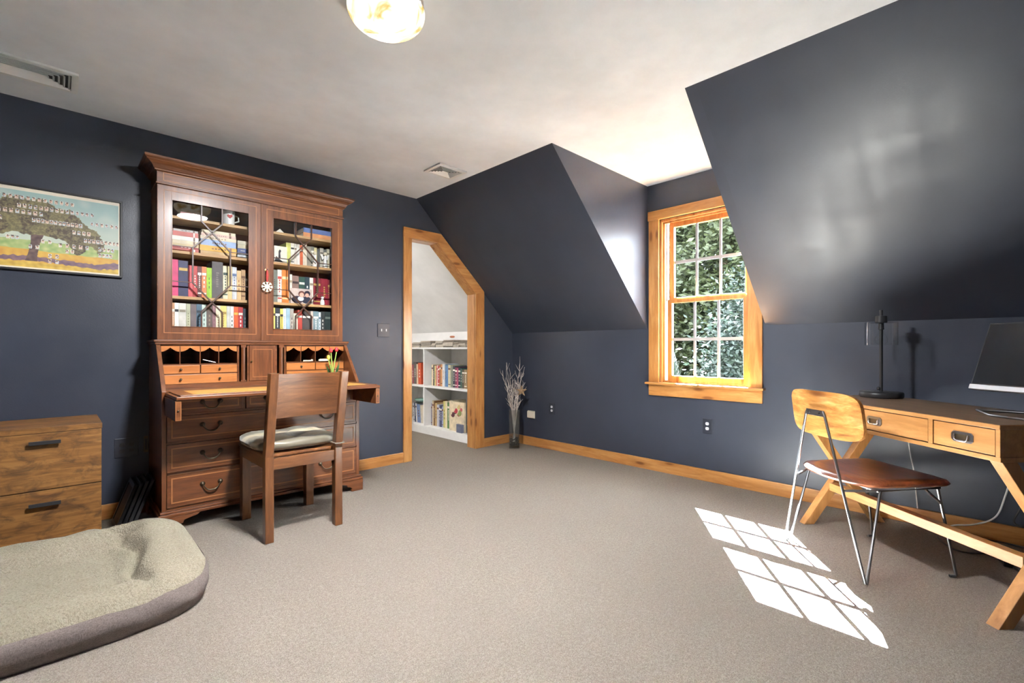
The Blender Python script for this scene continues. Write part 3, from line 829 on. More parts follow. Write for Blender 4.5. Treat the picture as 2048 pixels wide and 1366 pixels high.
row([-3.1552, -3.1404, -3.1175, -3.0792, -3.0562, -3.0235, -2.9942, -2.968, -2.9351, -2.9146, -2.8881, -2.8521, -2.8309, -2.8095, -2.7817, -2.7535, -2.7269],
    [1.330, 1.330, 1.329, 1.328, 1.328, 1.329, 1.328, 1.3275, 1.327, 1.3265, 1.327, 1.327, 1.326, 1.325, 1.324, 1.315],
    [((190, 140, 100), 'tan', W_), ((226, 222, 212), 'white', K_), ((206, 200, 190), 'wide off-white', (150, 140, 120)), ((180, 178, 150), 'sage grey', (120, 120, 90)), ((110, 96, 96), 'mauve grey', (80, 70, 70)), ((78, 104, 122), 'steel blue', (40, 50, 60)), ((190, 206, 196), 'mint', (90, 100, 100)), ((96, 80, 72), 'brown', (140, 120, 100)), ((140, 100, 104), 'plum', (110, 70, 76)), ((222, 208, 180), 'cream', (170, 150, 110)), ((214, 194, 110), 'yellow', (160, 130, 60)), ((196, 194, 186), 'grey', (120, 120, 110)), ((226, 222, 214), 'ivory', K_), ((214, 92, 44), 'orange', (226, 180, 70)), ((176, 46, 50), 'red', W_), ((50, 54, 62), 'black', (120, 120, 120))],
    1.1285, -0.185, 'bottom shelf behind left glass door', 'books on the bottom shelf, left door')
row([-2.5614, -2.5249, -2.4949, -2.4453, -2.4223, -2.3749, -2.3303, -2.2956, -2.2689, -2.2107, -2.156, -2.1423],
    [1.608, 1.612, 1.6146, 1.587, 1.580, 1.577, 1.579, 1.577, 1.579, 1.579, 1.575],
    [((120, 124, 112), 'grey green', (80, 90, 84)), ((222, 214, 204), 'white', (190, 60, 50)), ((222, 130, 50), 'orange', (230, 210, 160)), ((224, 216, 200), 'ivory', (170, 150, 120)), ((140, 110, 100), 'brown banded', (60, 40, 40)), ((40, 78, 66), 'dark green', W_), ((34, 56, 66), 'dark teal', W_), ((220, 214, 202), 'narrow cream', (150, 140, 120)), ((132, 28, 42), 'thick burgundy', G_), ((150, 34, 50), 'crimson', G_), ((120, 30, 40), 'narrow maroon', G_)],
    SHZ[0], -0.165, 'middle shelf behind right glass door', 'books on the middle shelf, right door')
row([-2.5614, -2.5463, -2.5131, -2.4921, -2.4717, -2.4446, -2.4187, -2.3896, -2.3572, -2.2956, -2.2766, -2.2357, -2.2185, -2.1886, -2.1431],
    [1.333, 1.333, 1.3285, 1.3314, 1.335, 1.333, 1.300, 1.325, 1.3235, 1.323, 1.323, 1.318, 1.324, 1.324],
    [((224, 204, 110), 'yellow', K_), ((48, 50, 58), 'black lettered', W_), ((222, 200, 96), 'narrow yellow', K_), ((220, 226, 226), 'white', (90, 140, 160)), ((156, 184, 200), 'light blue', W_), ((170, 160, 150), 'taupe', (90, 80, 80)), ((230, 222, 196), 'short cream', (220, 190, 80)), ((186, 66, 52), 'red', W_), ((72, 64, 62), 'wide dark patterned', W_), ((196, 178, 168), 'pinkish grey', (150, 120, 110)), ((120, 140, 146), 'grey teal', W_), ((206, 216, 220), 'narrow pale blue', (100, 120, 140)), ((60, 64, 64), 'charcoal', W_), ((44, 56, 54), 'bottle green', (120, 130, 120))],
    1.1285, -0.185, 'bottom shelf behind right glass door', 'books on the bottom shelf, right door')
row([-2.466, -2.4331, -2.4078, -2.3896, -2.3675, -2.3453, -2.3153, -2.285, -2.262, -2.240, -2.218, -2.190, -2.165, -2.143],
    [1.817, 1.818, 1.8175, 1.8166, 1.812, 1.824, 1.813, 1.8145, 1.810, 1.8, 1.813, 1.806, 1.813],
    [((206, 206, 110), 'yellow green', (150, 150, 70)), ((228, 222, 210), 'white', K_), ((222, 214, 204), 'ivory', (140, 120, 100)), ((230, 226, 218), 'narrow white', K_), ((204, 96, 52), 'thin orange red', W_), ((222, 210, 190), 'cream', (160, 140, 110)), ((160, 152, 138), 'grey', (90, 90, 84)), ((130, 128, 116), 'dull green grey', W_), ((214, 200, 150), 'straw', (150, 130, 80)), ((96, 96, 92), 'dark grey', W_), ((196, 190, 176), 'beige', (120, 110, 100)), ((120, 122, 116), 'slate', W_), ((206, 198, 170), 'pale khaki', (120, 110, 90))],
    SHZ[1], -0.165, 'upper shelf behind right glass door', 'books on the upper shelf, right door')
# stacks of flat books
def stack(x0, x1, z, items, place, group):
    for i, (th, rgb, name, inset) in enumerate(items):
        flat(x0 + inset, x1 - inset * 0.4, z, z + th, -0.19 + inset * 0.5, rgb, W_ if sum(rgb) < 420 else (120, 80, 60), '%s book lying flat, %s from bottom of %s' % (name, ORD[i], place), group)
        z += th
stack(-3.155, -3.012, SHZ[1], [(0.020, (190, 96, 84), 'rose', 0.0), (0.013, (150, 44, 44), 'dark red', 0.003), (0.016, (206, 184, 140), 'tan', 0.001), (0.022, (222, 206, 176), 'cream', 0.004), (0.026, (232, 228, 220), 'white', 0.002), (0.030, (196, 104, 96), 'salmon', 0.005), (0.014, (190, 184, 180), 'grey', 0.008)], 'left stack on upper shelf', 'flat stack at left, upper shelf')
stack(-3.006, -2.794, SHZ[1], [(0.024, (196, 160, 110), 'tan', 0.004), (0.036, (226, 170, 60), 'golden yellow', 0.0), (0.040, (150, 172, 212), 'light blue', 0.006), (0.022, (222, 206, 180), 'cream', 0.003), (0.020, (214, 182, 170), 'blush', 0.008), (0.020, (226, 214, 186), 'ivory', 0.012)], 'middle stack on upper shelf', 'flat stack in the middle, upper shelf')
stack(-2.789, -2.726, SHZ[1], [(0.022, (206, 214, 220), 'white', 0.0), (0.016, (60, 60, 66), 'black', 0.001), (0.030, (70, 84, 140), 'blue', 0.0), (0.026, (212, 200, 168), 'cream', 0.002), (0.026, (222, 212, 186), 'ivory', 0.001)], 'right stack on upper shelf', 'small flat stack at right, upper shelf')
flat(-3.109, -3.008, SHZ[2], SHZ[2] + 0.036, -0.19, (190, 120, 120), W_, 'dusty pink book lying alone on the top shelf, left door', None)
flat(-2.3535, -2.1407, SHZ[2], SHZ[2] + 0.034, -0.195, (222, 150, 96), W_, 'orange book lying flat under a blue one on the top shelf', None)
flat(-2.350, -2.143, SHZ[2] + 0.034, SHZ[2] + 0.070, -0.19, (96, 118, 176), W_, 'blue book lying flat on an orange one on the top shelf', None)
# ornaments behind the doors
mug = thing('mug', 'white ceramic mug with a red heart on the top shelf', 'mug', (-2.836, -0.16, SHZ[2]))
MB().lathe([(0.030, SHZ[2] + 0.001), (0.036, SHZ[2] + 0.004), (0.040, SHZ[2] + 0.095), (0.037, SHZ[2] + 0.095), (0.034, SHZ[2] + 0.008), (0.001, SHZ[2] + 0.007)], (-2.836, -0.16, 0), 28).build('cup', 'porcelain', mug, smooth=True)
MB().tube([(-2.800, -0.16, SHZ[2] + 0.075), (-2.775, -0.155, SHZ[2] + 0.070), (-2.772, -0.153, SHZ[2] + 0.04), (-2.800, -0.16, SHZ[2] + 0.025)], 0.005, 8).build('handle', 'porcelain', mug, smooth=True)
hp = [(math.sin(a) ** 3 * 0.016, (13 * math.cos(a) - 5 * math.cos(2 * a) - 2 * math.cos(3 * a) - math.cos(4 * a)) * 0.0010) for a in [2 * PI * k / 24 for k in range(24)]]
MB().prism([(-2.836 + p, SHZ[2] + 0.056 + q) for p, q in hp], 'y', -0.2012, -0.194).build('heart', colmat((176, 52, 44), 0.5, 'ink'), mug)
b = MB(); b.prism([(-2.548, SHZ[2]), (-2.492, SHZ[2]), (-2.520, SHZ[2] + 0.026)], 'y', -0.205, -0.19)
tag(b.build('paper_tent', 'paper'), 'small folded white card standing on the top shelf, right door', 'card')
def angel(x, label, h, wing):
    z = SHZ[1]; r = thing('angel_figurine', label, 'figurine', (x, -0.195, z), 0, 'white angel figurines')
    MB().lathe([(0.017, z + 0.0005), (0.019, z + 0.004), (0.013, z + h * 0.35), (0.008, z + h * 0.62), (0.010, z + h * 0.70), (0.004, z + h * 0.76), (0.0005, z + h * 0.765)], (x, -0.195, 0), 14).build('robe', 'porcelain', r, smooth=True)
    MB().ball((x, -0.196, z + h * 0.86), h * 0.11, 10, 8).build('head', 'ivory', r, smooth=True)
    for s in (-1, 1):
        MB().prism([(x + s * 0.004, z + h * 0.60), (x + s * wing * 0.6, z + h * 0.48), (x + s * wing, z + h * 0.82), (x + s * wing * 0.5, z + h * 0.80)], 'y', -0.190, -0.186).build('wing', 'porcelain', r, bevel=0.0008)
angel(-2.268, 'slim white angel figurine nearer the books\' centre on upper shelf', 0.120, 0.016)
angel(-2.190, 'white angel figurine with wide spread wings on upper shelf', 0.125, 0.034)
# standing card with a dark silhouette figure
cd_ = thing('photo_card', 'white photo card with a black silhouette on the upper shelf', 'card', (-2.513, -0.205, SHZ[1]))
MB().box(-2.557, -2.470, -0.2, -0.1985, SHZ[1], SHZ[1] + 0.118).build('card', 'paper', cd_)
b = MB(); b.prism([(-2.530, SHZ[1] + 0.03), (-2.514, SHZ[1] + 0.03), (-2.517, SHZ[1] + 0.07), (-2.510, SHZ[1] + 0.085), (-2.520, SHZ[1] + 0.095), (-2.528, SHZ[1] + 0.082)], 'y', -0.2008, -0.2); b.prism([(-2.556, SHZ[1] + 0.005), (-2.495, SHZ[1] + 0.005), (-2.545, SHZ[1] + 0.045)], 'y', -0.2008, -0.2)
b.build('silhouette', colmat((40, 38, 44), 0.5, 'ink'), cd_)
# framed family snapshot without frame: soft colour blobs of two people
ph = thing('photograph', 'small colour photograph of two people leaning on the middle shelf', 'photograph', (-2.367, -0.2, SHZ[0]))
MB().box(-2.4446, -2.2896, -0.196, -0.1945, SHZ[0] + 0.0003, SHZ[0] + 0.112).build('print', colmat((200, 180, 172), 0.4, 'ink'), ph)
def blob(x, z, r, rgb, sz=1.0):
    pts = [(x + r * math.cos(2 * PI * k / 14), z + r * sz * math.sin(2 * PI * k / 14)) for k in range(14)]
    return pts, rgb
for i, (pts, rgb) in enumerate((blob(-2.395, SHZ[0] + 0.030, 0.042, (56, 44, 60), 0.65), blob(-2.330, SHZ[0] + 0.030, 0.036, (40, 40, 60), 0.75), blob(-2.372, SHZ[0] + 0.038, 0.022, (214, 216, 222), 0.8), blob(-2.366, SHZ[0] + 0.072, 0.024, (110, 60, 50)), blob(-2.366, SHZ[0] + 0.066, 0.016, (226, 180, 160), 1.1), blob(-2.325, SHZ[0] + 0.078, 0.022, (48, 40, 58)), blob(-2.327, SHZ[0] + 0.066, 0.014, (214, 168, 150), 1.1))):
    MB().prism(pts, 'y', -0.1966 - 0.0003 * i, -0.196).build('picture_patch', colmat(rgb, 0.4, 'ink'), ph)
ct = thing('cat_figurine', 'tiny white cat figurine in front of the burgundy books', 'figurine', (-2.212, -0.2, SHZ[0]))
z = SHZ[0]
b = MB(); b.lathe([(0.014, z + 0.0005), (0.018, z + 0.012), (0.013, z + 0.036), (0.009, z + 0.044), (0.0005, z + 0.046)], (-2.212, -0.196, 0), 14); b.ball((-2.212, -0.198, z + 0.055), 0.012, 12, 8)
for s in (-1, 1): b.lathe([(0.005, z + 0.062), (0.0005, z + 0.074)], (-2.212 + s * 0.007, -0.198, 0), 8)
b.build('body', 'porcelain', ct, smooth=True)
# things on the open desk
b = MB(); b.bar((-3.012, -0.30, 0.972), (-2.93, -0.27, 0.950), 0.006, 0.004)
tag(b.build('letter_opener', 'chrome'), 'thin silver letter opener leaning in the third pigeonhole', 'letter opener')
sh = MB()
for k in range(7): sh.lathe([(0.0005, 0), (0.016 - 0.001 * k, 0.004), (0.012 - 0.001 * k, 0.016), (0.0005, 0.02)], (-2.262 + 0.010 * k, -0.285 - 0.001 * k, 0.9455), 12)
tag(sh.build('seashell', 'ivory', None, smooth=True), 'pale ridged seashell in the right-hand pigeonholes beside the tulips', 'seashell')
b = MB(); b.tube([(-2.385, -0.28, 0.9515), (-2.33, -0.292, 0.9515)], 0.006, 10); b.ball((-2.328, -0.292, 0.9545), 0.009)
tag(b.build('seal_stamp', 'ivory', None, smooth=True), 'short ivory rod with a round knob lying in a pigeonhole', 'stamp')
tx, ty, tz = -2.206, -0.372, 0.7965
tul = thing('tulip_vase', 'two red tulips in clear glass set in a round wooden base', 'vase', (tx, ty, tz))
MB().lathe([(0.038, tz), (0.040, tz + 0.003), (0.040, tz + 0.026), (0.036, tz + 0.030), (0.001, tz + 0.030)], (tx, ty, 0), 28).build('base', 'deskwood_x', tul, smooth=True)
MB().lathe([(0.030, tz + 0.030), (0.034, tz + 0.05), (0.034, tz + 0.075), (0.026, tz + 0.105), (0.0255, tz + 0.105), (0.033, tz + 0.075), (0.033, tz + 0.05), (0.029, tz + 0.032)], (tx, ty, 0), 28).build('glass', 'clear_glass', tul, smooth=True)
for dx, dz, m_ in ((-0.016, 0.215, 'tulip_red'), (0.026, 0.222, 'tulip_red'), (-0.034, 0.165, 'tulip_yellow')):
    st = MB().tube([(tx - dx * 0.2, ty, tz + 0.035), (tx + dx * 0.4, ty, tz + dz * 0.55), (tx + dx, ty - 0.004, tz + dz)], 0.0042, 8).build('stem', 'stem_green', tul, smooth=True)
    MB().lathe([(0.003, tz + dz - 0.004), (0.012, tz + dz + 0.006), (0.013, tz + dz + 0.018), (0.008, tz + dz + 0.030), (0.001, tz + dz + 0.032)], (tx + dx, ty - 0.004, 0), 12).build('bloom', m_, tul, smooth=True)
for s, hgt in ((1, 0.16), (-1, 0.12), (1, 0.13)):
    k = len(tul.children)
    b = MB(); px = tx + s * 0.006
    b.add([(px, ty - 0.003, tz + 0.04), (px + s * 0.020, ty - 0.012 - 0.002 * k % 3, tz + hgt * 0.6), (px + s * 0.045, ty - 0.004, tz + hgt), (px + s * 0.030, ty + 0.006, tz + hgt * 0.55)], [(0, 1, 2, 3)])
    lf = b.build('leaf', 'leaf_green', tul)
    md = lf.modifiers.new('thick', 'SOLIDIFY'); md.thickness = 0.001

# ------------------------------------------------------------------ wooden chair with cushion
ch = thing('wooden_chair', 'brown wooden side chair with slab back drawn up to the secretary', 'chair', (-2.665, -0.82, 0))
def post(x0):
    w, d = 0.044, 0.050
    pts = [(-1.066, 0.0), (-1.062, 0.46), (-1.150, 0.912)]
    b = MB(); vs = []
    for y, z in pts:
        vs += [(x0, y - d / 2, z), (x0 + w, y - d / 2, z), (x0 + w, y + d / 2, z), (x0, y + d / 2, z)]
    fs = [(0, 3, 2, 1), (8, 9, 10, 11)]
    for i in range(2):
        for k in range(4): fs.append((i * 4 + k, i * 4 + (k + 1) % 4, i * 4 + 4 + (k + 1) % 4, i * 4 + 4 + k))
    b.add(vs, fs); b.build('rear_post', 'chairwood_z', ch, bevel=0.004)
post(-2.880); post(-2.500)
for x0 in (-2.866, -2.486): boxo('front_leg', 'chairwood_z', ch, x0, x0 + 0.050, -0.606, -0.550, 0, 0.446, bevel=0.004)
boxo('seat_rail', 'chairwood_x', ch, -2.836, -2.500, -1.076, -1.050, 0.385, 0.446, bevel=0.002)
boxo('seat_rail', 'chairwood_x', ch, -2.816, -2.486, -0.600, -0.575, 0.385, 0.446, bevel=0.002)
boxo('seat_rail', 'chairwood_y', ch, -2.866, -2.844, -1.042, -0.606, 0.385, 0.446, bevel=0.002)
boxo('seat_rail', 'chairwood_y', ch, -2.470, -2.448, -1.042, -0.606, 0.385, 0.446, bevel=0.002)
b = MB(); b.prism([(-2.872, -0.545), (-2.442, -0.545), (-2.452, -1.040), (-2.868, -1.040)], 'z', 0.446, 0.464)
b.build('seat', 'chairwood_y', ch, bevel=0.004)
b = MB(); vs, fs = [], []
N = 16
for i in range(N + 1):
    a = i / N; x = -2.838 + a * (0.340); bow = 0.024 * (1 - (2 * a - 1) ** 2)
    for z, oy in ((0.665, -1.096), (0.905, -1.143)):
        vs += [(x, oy + bow - 0.008, z), (x, oy + bow + 0.010, z)]
for i in range(N):
    k = i * 4
    fs += [(k, k + 4, k + 6, k + 2), (k + 1, k + 3, k + 7, k + 5), (k + 2, k + 6, k + 7, k + 3), (k, k + 1, k + 5, k + 4)]
fs += [(0, 2, 3, 1), (N * 4, N * 4 + 1, N * 4 + 3, N * 4 + 2)]
b.add(vs, fs); b.build('backrest', 'chairwood_x', ch, smooth=True)
# tufted cushion
cu = thing('seat_cushion', 'grey satin striped tufted cushion tied onto the wooden chair', 'cushion', (-2.665, -0.81, 0.464))
b = MB(); vs, fs = [], []
NU, NV = 44, 18
cx, cy = -2.668, -0.805; ax, ay = 0.236, 0.232
tuft = [(-0.5, 0), (0.5, 0), (0, -0.45), (0, 0.45)]
for j in range(NV + 1):
    ph_ = PI * j / NV - PI / 2
    for i in range(NU):
        th_ = 2 * PI * i / NU
        c_, s_ = math.cos(th_), math.sin(th_)
        e_ = 2 / 4.2
        sx_ = math.copysign(abs(c_) ** e_, c_); sy_ = math.copysign(abs(s_) ** e_, s_)
        rr = math.cos(ph_) ** 0.55 if math.cos(ph_) > 1e-6 else 0.0
        u, v_ = sx_ * rr, sy_ * rr
        zz = 0.040 * math.copysign(abs(math.sin(ph_)) ** 0.8, ph_)
        wr = 0.004 * math.sin(th_ * 19 + 3 * v_) * (1 if abs(ph_) < 0.9 else 0.3)
        x = cx + ax * u * (1 + wr * 2); y = cy + ay * v_ * (1 + wr * 2)
        z = 0.464 + 0.037 + zz
        if ph_ > 0:
            dd = min((u - p) ** 2 * 6 + (v_ - q) ** 2 * 6 for p, q in tuft)
            z -= 0.026 * math.exp(-dd * 5)
            z += 0.014 * noise.noise(Vector((u * 2.2, v_ * 5, 0.3)))
        vs.append((x, y, max(z, 0.4642)))
for j in range(NV):
    for i in range(NU):
        fs.append((j * NU + i, j * NU + (i + 1) % NU, (j + 1) * NU + (i + 1) % NU, (j + 1) * NU + i))
b.add(vs, fs); pad = b.build('pad', 'satin_stripe', cu, smooth=True)
for p, q in tuft: MB().ball((cx + ax * p * 0.99, cy + ay * q, 0.516), 0.008, 8, 6, sz=0.5).build('button', colmat((90, 84, 72), 0.5, 'ink'), cu, smooth=True)
b = MB(); b.tube([(-2.50, -1.02, 0.486), (-2.506, -1.05, 0.488), (-2.5035, -1.096, 0.487), (-2.478, -1.101, 0.486), (-2.450, -1.096, 0.486), (-2.447, -1.055, 0.487), (-2.46, -1.02, 0.486)], 0.004, 6)
b.build('tie', colmat((128, 120, 108), 0.6, 'ink'), cu, smooth=True)

# ------------------------------------------------------------------ rustic drawer unit at the left edge
dsr = thing('drawer_unit', 'rustic brown two-drawer unit with black bar handles under the tree print', 'dresser', (-3.718, -0.24, 0))
RVN = 'rustic_veneer'
b = MB(); b.box(-3.935, -3.917, -0.440, -0.020, 0.0, 0.618); b.box(-3.520, -3.502, -0.440, -0.020, 0.0, 0.618)
b.box(-3.917, -3.520, -0.440, -0.020, 0.0, 0.03); b.box(-3.917, -3.520, -0.03, -0.020, 0.03, 0.618)
b.build('carcase', RVN, dsr, bevel=0.001)
boxo('top', RVN, dsr, -3.937, -3.500, -0.462, -0.018, 0.618, 0.646, bevel=0.0015)
for z0, z1, hz in ((0.022, 0.329, 0.262), (0.333, 0.616, 0.571)):
    d = boxo('drawer', RVN, dsr, -3.934, -3.503, -0.460, -0.08, z0, z1, bevel=0.001)
    b = MB(); b.box(-3.776, -3.660, -0.482, -0.474, hz - 0.009, hz + 0.009)
    b.box(-3.770, -3.760, -0.476, -0.459, hz - 0.005, hz + 0.005); b.box(-3.676, -3.666, -0.476, -0.459, hz - 0.005, hz + 0.005)
    b.build('handle', 'black_metal', d, bevel=0.001)

# leaning empty picture frames
for i in range(4):
    xb = -3.442 + 0.026 * i
    R = Matrix.Rotation(math.radians(20), 3, 'Y')
    fr = thing('framed_picture', ['outermost black framed picture leaning beside the secretary, nearest the drawer unit', 'second black framed picture of the leaning row beside the secretary', 'third black framed picture of the leaning row beside the secretary', 'black framed picture leaning nearest to the secretary side'][i], 'picture', (xb, -0.21, 0), 0, 'black frames leaning beside the secretary')
    dz = 0.262 + 0.006 * i; w = 0.016
    ya, yb_ = -0.33 + 0.008 * i, -0.10
    o = (xb, 0, 0.008)
    b = MB()
    b.box(0, w, ya, ya + 0.022, 0, dz, R, o); b.box(0, w, yb_ - 0.022, yb_, 0, dz, R, o)
    b.box(0, w, ya + 0.022, yb_ - 0.022, 0, 0.022, R, o); b.box(0, w, ya + 0.022, yb_ - 0.022, dz - 0.022, dz, R, o)
    b.build('moulding', 'black_plastic', fr, bevel=0.002)
    MB().box(0.005, 0.008, ya + 0.022, yb_ - 0.022, 0.022, dz - 0.022, R, o).build('backing', colmat((64, 46, 32), 0.6, 'ink') if i == 0 else 'black_plastic', fr)
    if i in (0, 2):
        MB().box(-0.0015, 0, ya + 0.008, ya + 0.014, 0.05, 0.06, R, o).build('clip', 'old_brass', fr)

# ------------------------------------------------------------------ dog bed
db = thing('dog_bed', 'rectangular dog bed with cream fleece top and grey woven sides', 'dog bed', (-3.80, -1.17, 0))
BX, BY, BA, BB_ = -3.80, -1.185, 0.585, 0.435
def sup(th, p=5.0):
    c_, s_ = math.cos(th), math.sin(th)
    return math.copysign(abs(c_) ** (2 / p), c_), math.copysign(abs(s_) ** (2 / p), s_)
def bed_h(u, v_):
    r_ = max(abs(u), abs(v_))
    edge = max(0.0, (r_ - 0.55) / 0.45)
    z = 0.112 + 0.048 * math.sin(min(1, max(0, (r_ - 0.50) / 0.32)) * PI * 0.58)
    z += 0.022 * max(0, v_) ** 2 * (1 if v_ > 0 else 0)
    z += 0.026 * math.exp(-((u - 0.80) ** 2 / 0.03 + (v_ - 0.62) ** 2 / 0.10))
    uc = 0.62 + 0.035 * math.sin(v_ * 7 + 0.6)
    z -= 0.040 * math.exp(-((u - uc) ** 2 / 0.0012 + (v_ + 0.05) ** 4 / 0.25))
    z += 0.020 * math.exp(-((u - uc - 0.12) ** 2 / 0.006 + (v_ - 0.1) ** 2 / 0.4))
    z -= 0.045 * math.exp(-(((v_ - 0.76) + 1.3 * (u - 0.60)) ** 2 / 0.006 + (u - 0.60) ** 2 / 0.010))
    z += 0.012 * noise.noise(Vector((u * 4, v_ * 4, 1.7))) + 0.0035 * noise.noise(Vector((u * 13, v_ * 13, 0.7)))
    if v_ < -0.5: z -= 0.018 * (-(v_ + 0.5) / 0.5)
    return z
NT_, NR = 160, 60
b = MB(); vs, fs = [], []
for j in range(NR + 1):
    r_ = (j / NR)
    for i in range(NT_):
        th_ = 2 * PI * i / NT_; u, v_ = sup(th_)
        lump = 1 + 0.012 * math.sin(3 * th_ + 1) + 0.008 * noise.noise(Vector((math.cos(th_) * 3, math.sin(th_) * 3, 0)))
        uu, vv = u * r_, v_ * r_
        z = bed_h(uu, vv)
        if r_ > 0.9: z -= 0.030 * ((r_ - 0.9) / 0.1) ** 2.2
        vs.append((BX + BA * uu * lump, BY + BB_ * vv * lump, z))
for j in range(NR):
    for i in range(NT_): fs.append((j * NT_ + i, j * NT_ + (i + 1) % NT_, (j + 1) * NT_ + (i + 1) % NT_, (j + 1) * NT_ + i))
rim = vs[NR * NT_:]
b.add(vs, fs); b.build('fleece_top', 'fleece', db, smooth=True)
b = MB(); vs, fs = [], []
LV = 8
for j in range(LV + 1):
    a = j / LV
    for i in range(NT_):
        x, y, z = rim[i]; th_ = 2 * PI * i / NT_
        bul = 0.018 * math.sin(PI * a) + 0.004 * noise.noise(Vector((math.cos(th_) * 9, math.sin(th_) * 9, a * 3)))
        bul -= 0.012 * a
        n2 = Vector((x - BX, y - BY, 0)).normalized()
        vs.append((x + n2.x * bul, y + n2.y * bul, z * (1 - a) + 0.001))
for j in range(LV):
    for i in range(NT_): fs.append((j * NT_ + i, j * NT_ + (i + 1) % NT_, (j + 1) * NT_ + (i + 1) % NT_, (j + 1) * NT_ + i))
fs.append([LV * NT_ + i for i in range(NT_)])
b.add(vs, fs); b.build('side_band', 'grey_weave', db, smooth=True)

# ------------------------------------------------------------------ framed family tree print
PX0, PX1, PZ0, PZ1 = -4.125, -3.381, 1.478, 1.951
pt = thing('framed_print', 'black framed print of a family tree oak with rows of small portraits', 'picture', ((PX0 + PX1) / 2, -0.01, PZ0))
b = MB(); fw = 0.011
b.box(PX0, PX1, -0.022, -0.001, PZ0, PZ0 + fw); b.box(PX0, PX1, -0.022, -0.001, PZ1 - fw, PZ1)
b.box(PX0, PX0 + fw, -0.022, -0.001, PZ0 + fw, PZ1 - fw); b.box(PX1 - fw, PX1, -0.022, -0.001, PZ0 + fw, PZ1 - fw)
b.build('frame', 'black_metal', pt, bevel=0.0015)
NX, NZ = 420, 264
def lerp3(a, c, t_): return tuple(a[k] + (c[k] - a[k]) * t_ for k in range(3))
thumbs = []
rt = random.Random(11)
def trow(u0, u1, v_, n, sl=0.0, w=0.020, miss=0.0):
    for k in range(n):
        if rt.random() < miss: continue
        u = u0 + (u1 - u0) * k / max(1, n - 1)
        thumbs.append((u, v_ + sl * (u - u0), w, 0.052, rt.choice([(232, 226, 214), (214, 214, 214), (226, 206, 190), (206, 216, 220)])))
trow(0.04, 0.70, 0.875, 22); trow(0.40, 0.82, 0.775, 15); trow(0.10, 0.52, 0.70, 14); trow(0.48, 0.75, 0.615, 12)
trow(0.82, 0.975, 0.66, 6); trow(0.71, 0.80, 0.52, 4); trow(0.78, 0.985, 0.43, 9); trow(0.63, 0.79, 0.335, 5); trow(0.87, 0.95, 0.335, 4)
trow(0.53, 0.57, 0.36, 2); trow(0.34, 0.39, 0.375, 3); trow(0.46, 0.50, 0.28, 2); trow(0.67, 0.70, 0.265, 2); trow(0.87, 0.94, 0.255, 4); trow(0.57, 0.61, 0.185, 2); trow(0.57, 0.61, 0.115, 2)
trow(0.10, 0.30, 0.60, 8); trow(0.05, 0.22, 0.45, 7); trow(0.08, 0.20, 0.33, 5)
def ink(u, v_):
    if u < 0.010 or u > 0.990 or v_ < 0.020 or v_ > 0.955: return (236, 226, 206)
    f1 = noise.noise(Vector((u * 9, v_ * 6, 0))); f2 = noise.noise(Vector((u * 34, v_ * 24, 2))); f3 = noise.noise(Vector((u * 90, v_ * 60, 4)))
    sky = lerp3((196, 206, 190), (160, 188, 184), min(1, max(0, (v_ - 0.35) / 0.5)))
    c = lerp3(sky, (222, 222, 206), max(0, f1) * 0.8)
    if v_ < 0.36 + 0.02 * f1: c = lerp3((150, 176, 112), (186, 196, 132), 0.5 + f2)
    fld = 0.245 - 0.05 * (u - 0.4) + 0.012 * f1
    if v_ < fld: c = lerp3((220, 182, 88), (206, 154, 74), 0.5 + f1 + 0.5 * f2)
    if v_ < 0.085: c = lerp3((222, 190, 90), (196, 160, 70), 0.5 + f2)
    if abs(v_ - (0.135 - 0.10 * abs(u - 0.45) + 0.06 * max(0, u - 0.85) * 6)) < 0.028 + 0.02 * f2 + 0.02 * max(0, u - 0.8) * 4: c = lerp3((112, 92, 112), (140, 112, 116), 0.5 + f2)
    # trunk and crown
    tu = 0.475
    wtr = 0.026 + 0.16 * max(0, 0.20 - v_) ** 1.3 + 0.10 * max(0, v_ - 0.33)
    if 0.10 < v_ < 0.46 and abs(u - tu - 0.10 * (v_ - 0.2)) < wtr: c = lerp3((84, 66, 66), (120, 98, 92), 0.5 + f2)
    dx = (u - 0.45) / 0.44; top = 0.88 - 0.34 * dx * dx - 0.10 * max(0, dx) ** 4 + 0.03 * f1 + 0.035 * f2 + 0.02 * f3 + 0.02 * math.sin(u * 38)
    bot = 0.42 + 0.05 * f1 + 0.03 * f2 - 0.16 * (math.exp(-((u - 0.73) / 0.06) ** 2) + math.exp(-((u - 0.86) / 0.05) ** 2)) + 0.02 * math.cos(u * 30)
    if abs(dx) < 1.02 + 0.05 * f2 and bot < v_ < top:
        g = 0.42 + 0.9 * f2 + 0.9 * f3
        c = lerp3((88, 78, 66), (136, 128, 94), min(1, max(0, g)))
        if f1 > 0.12: c = lerp3(c, (160, 156, 104), 0.35)
    for (a, d, w, h, rgb) in thumbs:
        if abs(u - a) < w / 2 and abs(v_ - d) < h / 2:
            uu, vv = (u - a) / w, (v_ - d) / h
            if vv < -0.28: return rgb if (int(u * 800) % 3) else (150, 144, 138)
            if uu * uu + (vv - 0.12) ** 2 < 0.09: return (72, 62, 58) if vv > 0.16 else (206, 170, 146)
            return rgb if f3 > -0.15 else (120, 112, 108)
    return tuple(max(0, min(255, k)) for k in c)
vs = []; fs = []; cols = []
ix_ = Matrix.Translation((-(PX0 + PX1) / 2, 0.01, -PZ0))
for j in range(NZ + 1):
    for i in range(NX + 1):
        vs.append(tuple(ix_ @ Vector((PX0 + fw + (PX1 - PX0 - 2 * fw) * i / NX, -0.012, PZ0 + fw + (PZ1 - PZ0 - 2 * fw) * j / NZ))))
